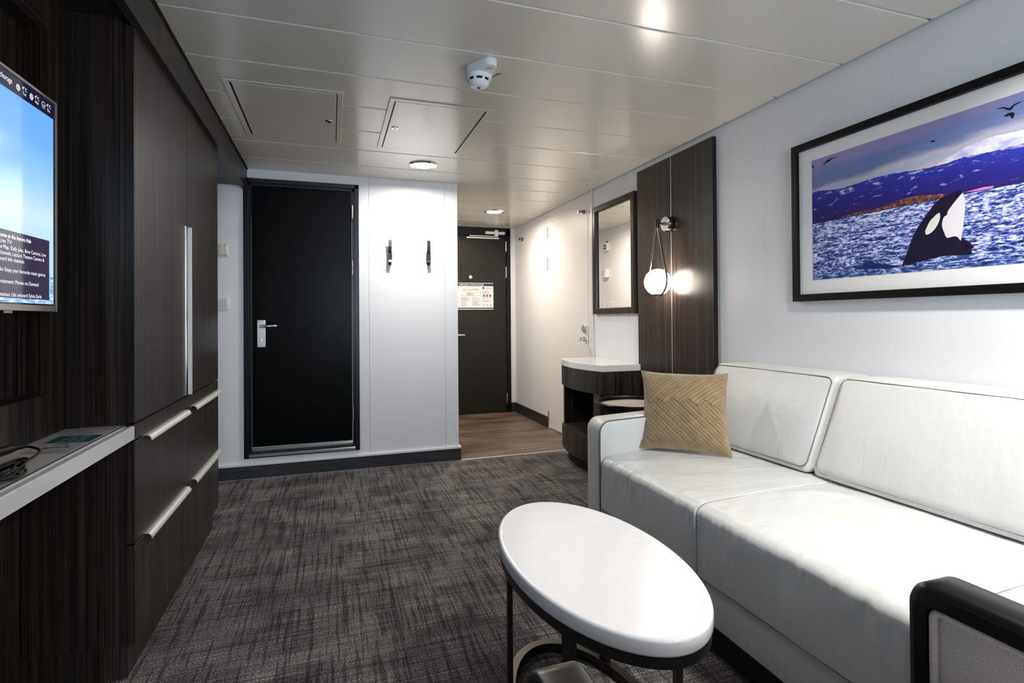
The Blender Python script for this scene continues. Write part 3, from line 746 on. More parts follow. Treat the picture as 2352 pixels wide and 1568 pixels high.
hatch(.264,.761,2.578,3.345,'beige ceiling access hatch nearer the smoke detector, lock at its left edge','r',(.327,2.966))

def downlight(x,y,lab,kind,col):
    t = thing('recessed_ceiling_light', lab, 'ceiling light', (x,y,HC), group='round recessed ceiling lights')
    mb = MB(); mb.lathe([(.076,HC+.002),(.094,HC+.002),(.096,HC-.004),(.090,HC-.010),(.078,HC-.011),(.074,HC-.006)],(x,y),48)
    part(mb,'trim_ring',M_CHROME,t)
    mb = MB(); mb.lathe([(.001,HC-.010),(.050,HC-.0105),(.074,HC-.008),(.076,HC-.002),(.001,HC-.001)],(x,y),40)
    part(mb,'diffuser',M_DIFF,t,'glowing white diffuser')
    ld = D.lights.new('downlight_lamp','AREA'); ld.shape='DISK'; ld.size=.14; ld.energy=DOWNLIGHT_W[kind]; ld.color=col; ld.spread=math.radians(132 if kind=='room' else 172)
    lo = D.objects.new('downlight_lamp', ld); COL.objects.link(lo); lo.parent = t; lo.location=(0,0,-.016)
downlight(.587,3.645,'lit round ceiling light in front of the white wall with hooks','wardrobe',NEUTRAL)
downlight(1.490,5.028,'lit round ceiling light over the entry, before the dark entrance door','entry',WARM)
# the rest of the room's lights stand above and behind the camera
downlight(1.40,.80,'lit round ceiling light above the coffee table and sofa','room',NEUTRAL)
downlight(1.30,-1.05,'lit round ceiling light behind the armchair','room',NEUTRAL)

sd_ = thing('smoke_detector', 'white round smoke detector with mounting block on the ceiling', 'smoke detector', (.575,2.16,HC))
mb = MB()
c0 = (.575,2.165); 
pts = []
for i in range(25):
    t = PI*(.12)+ PI*(1.30)*i/24; pts.append((c0[0]+.062*math.cos(t+PI*.35-.3), c0[1]+.062*math.sin(t+PI*.35-.3)))
for i in range(13):
    t = -PI*.75+PI*.9*i/12; pts.append((.602+.030*math.cos(t), 2.055+.030*math.sin(t)))
import itertools
def hull(P):
    P = sorted(set((round(a,5),round(b,5)) for a,b in P)); 
    def half(Q):
        o=[]
        for p in Q:
            while len(o)>1 and (o[-1][0]-o[-2][0])*(p[1]-o[-2][1])-(o[-1][1]-o[-2][1])*(p[0]-o[-2][0])<=0: o.pop()
            o.append(p)
        return o[:-1]
    return half(P)+half(P[::-1])
circ = [(c0[0]+.062*math.cos(2*PI*i/40), c0[1]+.062*math.sin(2*PI*i/40)) for i in range(40)]
lobe = [(.600+.032*math.cos(2*PI*i/24), 2.068+.032*math.sin(2*PI*i/24)) for i in range(24)]
mb.prism(hull(circ+lobe),'z',HC-.034,HC)
mb.bevel(.002,1); part(mb,'mounting_block',M_PLASTIC,sd_)
mb = MB(); mb.lathe([(.050,HC-.034),(.060,HC-.036),(.061,HC-.050),(.057,HC-.056)],c0,40)
part(mb,'body_ring',M_PLASTIC,sd_)
mb = MB(); mb.lathe([(.050,HC-.054),(.050,HC-.066),(.030,HC-.070)],c0,40)
part(mb,'sensing_chamber',M_RUBBER,sd_)
mb = MB()
for k in range(8):
    a = 2*PI*k/8+.2; ca,sa = math.cos(a),math.sin(a)
    def Q(r,o,z): return (c0[0]+r*ca-o*sa, c0[1]+r*sa+o*ca, z)
    mb.loft([[Q(.058,-.006,HC-.050),Q(.058,.006,HC-.050),Q(.050,.006,HC-.052),Q(.050,-.006,HC-.052)],[Q(.047,-.006,HC-.072),Q(.047,.006,HC-.072),Q(.040,.006,HC-.070),Q(.040,-.006,HC-.070)]])
mb.lathe([(.050,HC-.066),(.049,HC-.072),(.040,HC-.084),(.028,HC-.090),(.001,HC-.091)],c0,40)
part(mb,'vented_cap',M_PLASTIC,sd_)
mb = MB(); mb.cyl(c0,'z',.008,HC-.0925,HC-.0905,16); part(mb,'test_button',M_RUBBER,sd_)
mb = MB()
for k in range(4): mb.box(.590+.006*k,.5925+.006*k,2.075-.002*k,2.087-.002*k,HC-.0348,HC-.0339)
part(mb,'sounder_grille',M_RUBBER,sd_)
sd_.scale = (.88,.88,.88); sd_.location = (.580,2.166,HC)
cm = thing('ceiling_sticker', 'tiny dark line marking on the ceiling beside the smoke detector', 'sticker', (.665,2.21,HC))
mb = MB()
mb.box(.668,.688,2.188,2.191,HC-.0006,HC)
for k in range(3): mb.face([(.668+.004*k,2.190,HC-.0005),(.6705+.004*k,2.190,HC-.0005),(.656+.004*k,2.235-.008*k,HC-.0005),(.6535+.004*k,2.235-.008*k,HC-.0005)])
part(mb,'marking',M_RUBBER,cm)

# ------------------------------------------------------------------ wardrobe
wd = thing('wardrobe','tall built-in dark wood wardrobe with doors over four drawers','wardrobe',(-.70,2.55,0))
WY0,WYM,WY1 = 1.917,2.558,3.195
mb = MB(); mb.box(-.900,-.584,1.933,3.180,.104,1.985); mb.box(-.900,-.586,1.935,3.178,.0,.103)
part(mb,'carcass',M_WOOD,wd)
def wdoor(y0,y1,z0,z1,name):
    mb = MB(); mb.box(-.582,-.561,y0+.0015,y1-.0015,z0,z1); mb.bevel(.0012,1); return part(mb,name,M_WOOD,wd)
for (a,b,hy) in ((WY0,WYM,-1),(WYM,WY1,1)):
    dd = wdoor(a,b,.765,1.962,'door')
    mb = MB()
    y = WYM+hy*.0115
    if hy<0: prof=[(-.5605,2.518),(-.557,2.519),(-.5545,2.524),(-.5540,2.532),(-.5550,2.541),(-.5605,2.542)]
    else: prof=[(-.5605,2.5605),(-.5475,2.5605),(-.5460,2.5622),(-.5460,2.5680),(-.5480,2.5690),(-.5500,2.5640),(-.5605,2.5640)]
    mb.prism(prof,'z',.768,1.455)
    part(mb,'handle',M_CHROME if hy<0 else M_ALU,dd)
mb = MB(); mb.box(-.582,-.562,WY0+.001,WY1-.001,.714,.760); part(mb,'fascia_rail',M_WOOD,wd)
for (a,b) in ((WY0,WYM),(WYM,WY1)):
    for (z0,z1) in ((.404,.708),(.106,.398)):
        dd = wdoor(a,b,z0,z1,'drawer')
        mb = MB(); arc=[]
        for i in range(9):
            t = PI/2*i/8; arc.append((-.558+.018*math.sin(t), z1+.0035-.018+.018*math.cos(t)))
        inner=[(-.558+.0155*math.sin(PI/2*i/8), z1+.0015-.016+.016*math.cos(PI/2*i/8)) for i in range(8,-1,-1)]
        prof = [(-.582,z1+.0035)]+arc+inner+[(-.582,z1+.0012)]
        hy0, hy1 = (a+.095,b-.035) if a<2.3 else (a+.075,b-.004)
        mb.prism(prof,'y',hy0,hy1); part(mb,'handle',M_ALU,dd,smooth=True,angle=30)

# panel wall with niche behind the television ------------------------------
PY_=.421
pw = thing('media_wall_panel','dark wood wall panelling with a recessed niche behind the television','wall panelling',(-.74,.6,0))
NY1, NZ0_, NZ1_ = 1.838,.872,1.880
NY0 = .72
mb = MB()
mb.box(-.80,XTV,NY1,1.932,.758,1.984); mb.box(-.80,XTV,PY_,NY0,.758,1.984)
mb.box(-.80,XTV,NY0,NY1,.758,NZ0_); mb.box(-.80,XTV,NY0,NY1,NZ1_,1.984)
mb.box(-.898,-.801,PY_,1.932,.758,1.984,mi=0)
mb.box(-.898,-.847,PY_,1.932,0,.715)
part(mb,'panelling',M_WOOD,pw)
mb = MB()
for (a,b,c_,d_) in ((NY1-.003,NY1+.0015,NZ0_-.0015,NZ1_),(NY0,NY1,NZ1_-.003,NZ1_+.0015)): mb.box(XTV-.02,XTV+.0012,a,b,c_,d_)
part(mb,'niche_edging',wood('edge_band',(.03,.025,.02),(.08,.066,.055)),pw)

# desk ledge
dk = thing('desk_ledge','long narrow white marble desk ledge fixed below the television','desk',(-.65,.6,.72))
mb = MB()
prof = [(-.797,.718),(-.5605,.718),(-.5605,.7545),(-.563,.757),(-.572,.757),(-.575,.7548),(-.582,.7548),(-.585,.757),(-.797,.757)]
mb.prism(prof,'y',PY_,1.9155); mb.prism([(-.797,.718),(-.5855,.718),(-.5855,.757),(-.797,.757)],'y',1.9155,1.9320)
part(mb,'worktop',M_MARBLE,dk)
dm = thing('desk_mat','flat grey leather mat lying on the white desk ledge','desk mat',(-.645,1.3,.757))
mb = MB(); mb.box(-.700,-.590,.70,1.925,.7572,.7592); mb.bevel(.0008,1)
part(mb,'mat_surface',M_MAT,dm)
mb = MB(); mb.box(-.5898,-.5885,.70,1.925,.7572,.7593); part(mb,'dark_edge',M_RUBBER,dm)
dh = thing('door_hanger_card','grey printed door hanger card with a teal band on the desk mat','card',(-.645,1.73,.7595))
CZ = .7597
mb = MB(); q = [(-.699,1.598),(-.594,1.568),(-.594,1.905),(-.697,1.905)]
hole = 24
mb.prism(q,'z',CZ-.0004,CZ+.0004); part(mb,'card_sheet',mat('card_grey',(.38,.375,.38),.5,spec=.3),dh)
mb = MB(); mb.face([(-.698,1.705,CZ+.0006),(-.594,1.690,CZ+.0006),(-.594,1.785,CZ+.0006),(-.697,1.795,CZ+.0006)]); part(mb,'teal_band',mat('card_teal',(.035,.12,.15),.25),dh)
mb = MB(); mb.cyl((-.640,1.862),'z',.022,CZ+.0003,CZ+.0007,36); part(mb,'hole_ring',mat('card_disc',(.55,.54,.52),.3),dh)
def cardtxt(mb, s, size, xc, yb, width, bold=.0):
    vs,fs = text_verts(s,size,'CENTER',bold)
    xs=[v[0] for v in vs]; k=width/(max(xs)-min(xs))
    bv=[mb.bm.verts.new((xc+v[0]*k, yb+v[1], CZ+.0009)) for v in vs]
    for f in fs: mb.bm.faces.new([bv[i] for i in f])
mb = MB(); cardtxt(mb,'please',.026,-.645,1.765,.048); cardtxt(mb,'make up',.026,-.645,1.738,.055); cardtxt(mb,'my room',.026,-.645,1.711,.060)
part(mb,'teal_band_lettering',mat('card_print_pale',(.30,.36,.36),.4),dh,fixn=False)
M_CPD=mat('card_print_dark',(.06,.065,.075),.4)
mb = MB(); cardtxt(mb,'aurora',.036,-.645,1.633,.056,.0005); part(mb,'card_lettering',M_CPD,dh,fixn=False)
mb = MB()
mb.prism([(-.66,1.668),(-.645,1.674),(-.63,1.668),(-.636,1.682),(-.645,1.679),(-.654,1.682)],'z',CZ+.0006,CZ+.0009)
part(mb,'card_emblem',M_CPD,dh,fixn=False); mb=MB()
mb.box(-.675,-.60,1.5905,1.592,CZ+.0006,CZ+.0008)
part(mb,'printed_rule',M_CPD,dh,fixn=False)

cb = thing('charging_cable','black coiled cable with plug lying on the desk mat','cable',(-.66,1.5,.7595))
pts=[]; 
for i in range(150):
    t = i/149; a = 2*PI*4.6*t
    r_ = .050+.010*math.sin(3.1*a+1)
    pts.append((-.622+r_*.45*math.cos(a)-.006*math.sin(a*.7), 1.352+ r_*1.5*math.sin(a)-.01*t, .7635+.010*t+.005*math.sin(a*1.7)+.004))
pts += [(-.628,1.40,.778),(-.625,1.47,.772),(-.632,1.53,.776),(-.655,1.55,.782),(-.672,1.545,.786)]
def smooth_path(P, n=4):
    out=[]; P=[Vector(p) for p in P]
    for i in range(len(P)-1):
        p0=P[max(i-1,0)];p1=P[i];p2=P[i+1];p3=P[min(i+2,len(P)-1)]
        for k in range(n):
            t=k/n; out.append(.5*((2*p1)+(p2-p0)*t+(2*p0-5*p1+4*p2-p3)*t*t+(3*p1-p0-3*p2+p3)*t**3))
    out.append(P[-1]); return out
mb = MB(); mb.tube(smooth_path(pts,3), .0027, 12); part(mb,'cord',M_RUBBER,cb)
mb = MB(); mb.tube([(-.668,1.548,.785),(-.676,1.535,.786),(-.685,1.515,.786),(-.692,1.485,.786),(-.696,1.462,.786)], [.0040,.0055,.010,.0105,.0095], 16); part(mb,'plug',M_RUBBER,cb)

# ------------------------------------------------------------------ television (turned very slightly)
TVL = Vector((-.700,1.790,1.0975))
tv = thing('television','wall-mounted silver-framed television showing a blue welcome screen','television',TVL)
dirn = Vector((-.0265,-1,0)).normalized(); nrm = Vector((-dirn.y, dirn.x, 0))  # nrm points into the room (+X)
if nrm.x < 0: nrm = -nrm
def TP(s, z, d=0):   # s metres from far edge, world z, d metres in front of the frame face
    p = Vector((-.700,1.790,0))+dirn*s+nrm*d; return (p.x,p.y,z)
TW, TZ0, TZ1 = .965, 1.0975, 1.6605
def tbox(mb,s0,s1,z0,z1,d0,d1,mi=0):
    v=[TP(s0,z0,d0),TP(s1,z0,d0),TP(s1,z0,d1),TP(s0,z0,d1)]; w_=[TP(s0,z1,d0),TP(s1,z1,d0),TP(s1,z1,d1),TP(s0,z1,d1)]
    mb.loft([v,w_],mi=mi)
mb = MB()
for (a,b,c_,d_) in ((0,.0075,TZ0,TZ1),(TW-.0075,TW,TZ0,TZ1),(.0075,TW-.0075,TZ0,TZ0+.0155),(.0075,TW-.0075,TZ1-.0075,TZ1)): tbox(mb,a,b,c_,d_,-.012,0)
mb.bevel(.0008,1)
part(mb,'bezel',mat('silver_bezel',(.52,.50,.47),.32,.6),tv)
mb = MB(); tbox(mb,.004,TW-.004,TZ0+.004,TZ1-.004,-.030,-.0125); part(mb,'back_shell',M_RUBBER,tv)
mb = MB(); tbox(mb,.0075,TW-.0075,TZ0+.0155,TZ1-.0075,-.011,-.003)
scr = part(mb,'screen_glass',mat('screen_black',(.004,.004,.006),.06),tv)
S0, SA, ZB, ZT = .0165, TW-.0165, 1.1165, 1.6115
def emat(name,col,s): return mat(name,(0,0,0),.08,emis=col,es=s)
m = emat('screen_sky',(.3,.6,1),.8)
sep = N(m,'ShaderNodeSeparateXYZ'); L(m, coords(m), sep.inputs[0])   # local z above TV base
mr_ = N(m,'ShaderNodeMapRange'); mr_.inputs[1].default_value=.165; mr_.inputs[2].default_value=.515; L(m, sep.outputs['Z'], mr_.inputs[0])
L(m, ramp(m, mr_.outputs[0], [(0,(.50,.78,1.0)),(.22,(.62,.83,1.0)),(.45,(.36,.66,.98)),(.75,(.17,.46,.94)),(1,(.16,.43,.92))]), base(m).inputs['Emission Color'])
M_SSKY = m
m = emat('screen_water',(.2,.4,.8),.85)
wn_ = noise_tex(m, coords(m,(1,26,150)),1,4,.6)
L(m, ramp(m, wn_, [(.35,(.08,.25,.62)),(.5,(.25,.52,.90)),(.62,(.75,.88,1.0))]), base(m).inputs['Emission Color'])
M_SWAT = m
mb = MB()
def tface(s0,s1,z0,z1,d,mi): mb.face([TP(s0,z0,d),TP(s1,z0,d),TP(s1,z1,d),TP(s0,z1,d)],mi)
tface(S0,SA,1.135,ZT,-.0027,0); tface(S0,SA,ZB,1.135,-.0027,1); tface(S0,.034,1.135,1.19,-.0025,1)
tface(S0,SA,ZT,TZ1-.0085,-.0023,2); tface(.038,.72,1.127,1.2833,-.0023,3)
sg = part(mb,'screen_picture',[M_SSKY,M_SWAT,emat('screen_bar',(.008,.008,.03),1),emat('screen_caption',(.035,.026,.055),1)],scr,fixn=False)
mb = MB()
def ttext(txt,size,s_end,zb,s_start=None,bold=0.0):
    vs,fs = text_verts(txt,size,'LEFT',bold); xs=[v[0] for v in vs]; W_=max(xs); 
    k = 1.0 if s_start is None else (s_start-s_end)/(W_-min(xs))
    bv=[mb.bm.verts.new(TP(s_end+(W_-v[0])*k, zb+v[1], -.00222)) for v in vs]
    for f in fs: mb.bm.faces.new([bv[i] for i in f])
# size chosen so cap height fits; widths set from the letter spacing on the screen
ttext('Welcome to the Aurora Hub',.0135,.125,1.2655,.276,.00025)
ttext('\u2022 Live TV:',.0130,.2055,1.2525,.262)
ttext('Cruise Map, Daily plan, Bow Camera, Live',.0130,.055,1.2390,.279)
ttext('TV channels, Lecture Theatre Camera &',.0130,.0633,1.2255,.2733)
ttext('Onboard Info channels',.0130,.1553,1.2120,.273)
M_SW2=emat('screen_text_white',(.9,.95,1),.95); part(mb,'screen_lettering',M_SW2,scr,fixn=False); mb=MB()
ttext('Audio: Enjoy your favourite music genres',.0130,.0585,1.1875,.272)
part(mb,'screen_lettering',M_SW2,scr,fixn=False); mb=MB()
ttext('Entertainment: Movies on Demand',.0130,.0905,1.1603,.274)
ttext('Information: Life onboard Sylvia Earle',.0130,.0762,1.1305,.277)
M_SW=emat('screen_white',(.9,.95,1),.95)
part(mb,'screen_lettering',M_SW,scr,fixn=False); mb=MB()
ttext('Anchorage',.0185,.205,1.6285,.270)
for (sg_,d_,s1_,s2_) in ((0,'Tue',.1420,0),(1,'Wed',.0865,0),(2,'Thu',.0300,0)):
    ttext('4\u00b0C',.0125,s1_,1.6335,s1_+.0215); ttext(d_,.0105,s1_+.004,1.6225,s1_+.0190)
for cs in (.1800,.1225):
    k=24; ring_o=[];ring_i=[]
    for i in range(k):
        a=2*PI*i/k; ro=.0092 if i%3==0 else .0068
        ring_o.append((cs+ro*math.cos(a)*1.0,1.6310+ro*math.sin(a))); ring_i.append((cs+.0048*math.cos(a),1.6310+.0048*math.sin(a)))
    for i in range(k):
        j=(i+1)%k; mb.face([TP(*ring_o[i],-.00222),TP(*ring_o[j],-.00222),TP(*ring_i[j],-.00222),TP(*ring_i[i],-.00222)])
    for i in range(12):
        a=2*PI*i/12; b=2*PI*(i+1)/12
        mb.face([TP(cs+.0032*math.cos(a),1.631+.0032*math.sin(a),-.00222),TP(cs+.0032*math.cos(b),1.631+.0032*math.sin(b),-.00222),TP(cs+.0018*math.cos(b),1.631+.0018*math.sin(b),-.00222),TP(cs+.0018*math.cos(a),1.631+.0018*math.sin(a),-.00222)])
cloud=[(-.009,-.002),(-.0095,.002),(-.006,.005),(-.003,.0078),(.002,.0082),(.0055,.005),(.0085,.003),(.0085,-.001),(.006,-.003),(-.006,-.003)]
for i in range(len(cloud)):
    (a,b),(c_,d_) = cloud[i],cloud[(i+1)%len(cloud)]
    mb.face([TP(.0665+a,1.6325+b,-.00222),TP(.0665+c_,1.6325+d_,-.00222),TP(.0665+c_*.78,1.6332+d_*.78,-.00222),TP(.0665+a*.78,1.6332+b*.78,-.00222)])
for a in (-.005,0,.005):
    for zz_ in (1.6265,1.6235): mb.face([TP(.0665+a-.001,zz_-.0008,-.00222),TP(.0665+a+.001,zz_-.0008,-.00222),TP(.0665+a+.001,zz_+.0008,-.00222),TP(.0665+a-.001,zz_+.0008,-.00222)])
part(mb,'weather_icons',M_SW,scr,fixn=False)
mb = MB(); tbox(mb,.35,.60,1.28,1.46,-.115,-.030); mb.box(-.80,-.74,1.20,1.42,1.25,1.50); part(mb,'wall_bracket',M_BLACK,tv)
mb = MB(); tbox(mb,.20,.235,TZ0-.006,TZ0+.001,-.025,-.004); part(mb,'sensor',M_GUN,tv)

# ------------------------------------------------------------------ console cabinet
cs = thing('corner_cabinet','curved dark wood cabinet with a white stone top under the mirror','cabinet',(1.85,3.6,0))
def curve_front(x_end0, x_end1, y0, y1, bulge, n=18):
    pts=[]
    for i in range(n+1):
        t=i/n; y=y0+(y1-y0)*t; x=x_end0+(x_end1-x_end0)*t - bulge*(1-(2*t-1)**2)
        pts.append((x,y))
    return pts
CY0, CY1 = 3.232, 3.945
def cab_poly(inset, y0=CY0, y1=CY1, xw=2.007):
    f = curve_front(1.690+inset,1.703+inset,y0+ (0 if inset==0 else 0),y1,.065)
    return [(xw,y0)]+f+[(xw,y1)]
# keep clear of the wood panel behind
def clip_panel(p): return p
mb = MB()
top = [(1.981,CY0)]+curve_front(1.690,1.703,CY0,CY1,.066)+[(2.007,CY1),(2.007,3.264),(1.981,3.264)]
mb.prism(top,'z',.711,.755); mb.bevel(.002,1)
part(mb,'stone_top',M_MARBLE,cs)
in_ = .004
mb = MB()
body = [(1.981,CY0+in_)]+curve_front(1.690+in_,1.703+in_,CY0+in_,CY1-in_,.066)+[(2.007,CY1-in_),(2.007,3.264),(1.981,3.264)]
mb.prism(body,'z',.560,.7108); mb.bevel(.001,1)
part(mb,'drawer',M_WOOD,cs)
mb = MB()
base_ = [(1.981,CY0+in_)]+curve_front(1.690+in_,1.703+in_,CY0+in_,CY1-in_,.066)+[(2.007,CY1-in_),(2.007,3.264),(1.981,3.264)]
mb.prism(base_,'z',.088,.255); mb.bevel(.001,1)
part(mb,'lower_drawer',M_WOOD,cs)
mb = MB(); mb.box(1.715,2.005,CY1-.045,CY1-.020,.255,.560); part(mb,'side_panel',M_WOOD,cs)
mb = MB(); mb.box(1.690,1.980,CY0+.006,CY0+.030,.255,.560); mb.box(1.672,1.70,CY0+.006,CY0+.095,.255,.560); part(mb,'side_panel',M_WOOD,cs)
mb = MB(); mb.box(1.985,2.006,3.27,CY1-.046,.255,.560); part(mb,'back_panel',M_WOOD,cs)
mb = MB()
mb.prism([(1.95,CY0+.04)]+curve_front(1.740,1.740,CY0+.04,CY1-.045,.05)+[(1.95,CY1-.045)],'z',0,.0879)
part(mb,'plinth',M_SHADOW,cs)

# ------------------------------------------------------------------ tray side table
tt = thing('round_side_table','round side table with black rim and pale wood tray behind the sofa arm','side table',(1.655,2.775,0))
TC=(1.655,2.775)
mb = MB(); mb.lathe([(.200,.546),(.218,.546),(.222,.553),(.225,.585),(.222,.588),(.208,.588),(.204,.584),(.203,.566),(.20,.560)],TC,64)
part(mb,'tray_rim',M_GLACK,tt)
mb = MB(); mb.cyl(TC,'z',.2035,.548,.567,64); part(mb,'tray_base',M_TRAYW,tt)
for k in range(3):
    a=2*PI*k/3+.5; mb = MB(); mb.tube([(TC[0]+.18*math.cos(a),TC[1]+.18*math.sin(a),.550),(TC[0]+.19*math.cos(a),TC[1]+.19*math.sin(a),.004)],.010,12); part(mb,'leg',M_GLACK,tt)
mb = MB(); mb.tube([(TC[0]+.18*math.cos(2*PI*i/40),TC[1]+.18*math.sin(2*PI*i/40),.14) for i in range(40)],.007,8,closed=True); part(mb,'stretcher_ring',M_GLACK,tt)

# ------------------------------------------------------------------ sofa
sf = thing('sofa','long white leather sofa with loose back cushions along the right wall','sofa',(1.55,1.1,0))
SZ = .487
mb = MB(); mb.box(1.108,1.995,.086,2.129,.116,.246); mb.bevel(.008,3); part(mb,'base_panel',M_LEATHER,sf,smooth=True)
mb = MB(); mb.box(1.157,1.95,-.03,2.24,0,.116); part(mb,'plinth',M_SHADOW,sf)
mb = MB(); mb.tube([(1.106,.088,.247),(1.106,2.127,.247)],.0028,8); part(mb,'piping',M_PIPE,sf)
def nz(x,y,z): return mnoise.noise(Vector((x,y,z)))
def seat(y0,y1,first,last):
    # profile loop in x,z : front bottom -> front -> rounded edge -> top -> back -> bottom
    prof=[]
    for i in range(16): prof.append((1.100, .250+(.437-.250)*i/16))
    for i in range(14):
        t=PI/2*i/13; prof.append((1.146-.046*math.cos(t), .437+.036*math.sin(t)))
    for i in range(1,40):
        t=i/39; prof.append((1.146+(1.74-1.146)*t, .473+.014*math.sin(min(1,t*1.6)*PI/2)))
    prof += [(1.76,.47),(1.76,.30),(1.76,.250)]
    for i in range(1,8): prof.append((1.76+(1.10-1.76)*i/8,.250))
    n=len(prof); cx_=sum(p[0] for p in prof)/n; 
    NY=int((y1-y0)/.0055); rings=[]
    for j in range(NY+1):
        y=y0+(y1-y0)*j/NY; d=min(y-y0,y1-y); R=.0055
        ins = R-math.sqrt(max(R*R-(R-min(d,R))**2,0))
        # stitched channel beside the seam
        ch = .0016*math.exp(-((d-.016)/.0035)**2)
        ring=[]
        for (x,z) in prof:
            # outward direction
            if z>.47 : ox,oz=0,1
            elif x<1.1465:
                a=math.atan2(max(z-.437,0)/.036, (1.146-x)/.046); ox,oz=-math.cos(a),math.sin(a)
            else: ox,oz=0,0
            edge = math.exp(-((z-.425)/.055)**2) if x<1.16 else (math.exp(-((x-1.12)/.05)**2))
            low = math.exp(-((z-.33)/.09)**2) if x<1.12 else 0
            puck = nz(y*24,z*3.0,1.3)*.0075*edge + nz(y*55,z*5,4)*.0032*edge + nz(y*9,z*5,7)*.0040*low
            wr = 0
            if z>.47:
                wr = nz(x*3.2,y*9+x*4,2)*.0035 + nz(x*9,y*22+x*7,5)*.0011
                dd=math.hypot((x-1.47)/.12,(y-1.28)/.14); wr += .004*math.exp(-((dd-1)/.16)**2) - .003*math.exp(-(dd/.8)**2)
            o_ = puck+wr-ins-ch
            ring.append((x+ox*o_, y, z+oz*o_))
        rings.append(ring)
    mb = MB(); mb.loft(rings, smooth=True); return part(mb,'seat_cushion',M_LEATHER,sf,smooth=True,angle=70)
seat(1.476,2.128,0,1); seat(.781,1.474,0,0); seat(.087,.779,1,0)
for y in (1.475,.780):
    mb = MB()
    path=[(1.1005,y,.255),(1.0995,y,.35),(1.0995,y,.435),(1.108,y,.462),(1.128,y,.474),(1.16,y,.479),(1.40,y,.4845),(1.60,y,.4865)]
    mb.tube([(a+(.0015 if c_<.46 else 0),b,c_-(.0032 if c_>.45 else 0)) for a,b,c_ in path],.0010,6); part(mb,'seam',mat('grey_seam',(.42,.42,.41),.6),sf)
    for dy in (-.012,.012):
        mb = MB()
        for k in range(32):
            z=.262+k*.0052
            mb.box(1.0985,1.1005,y+dy-.0008,y+dy+.0008,z,z+.0030)
        part(mb,'stitching',mat('pale_thread',(.50,.50,.50),.6),sf)
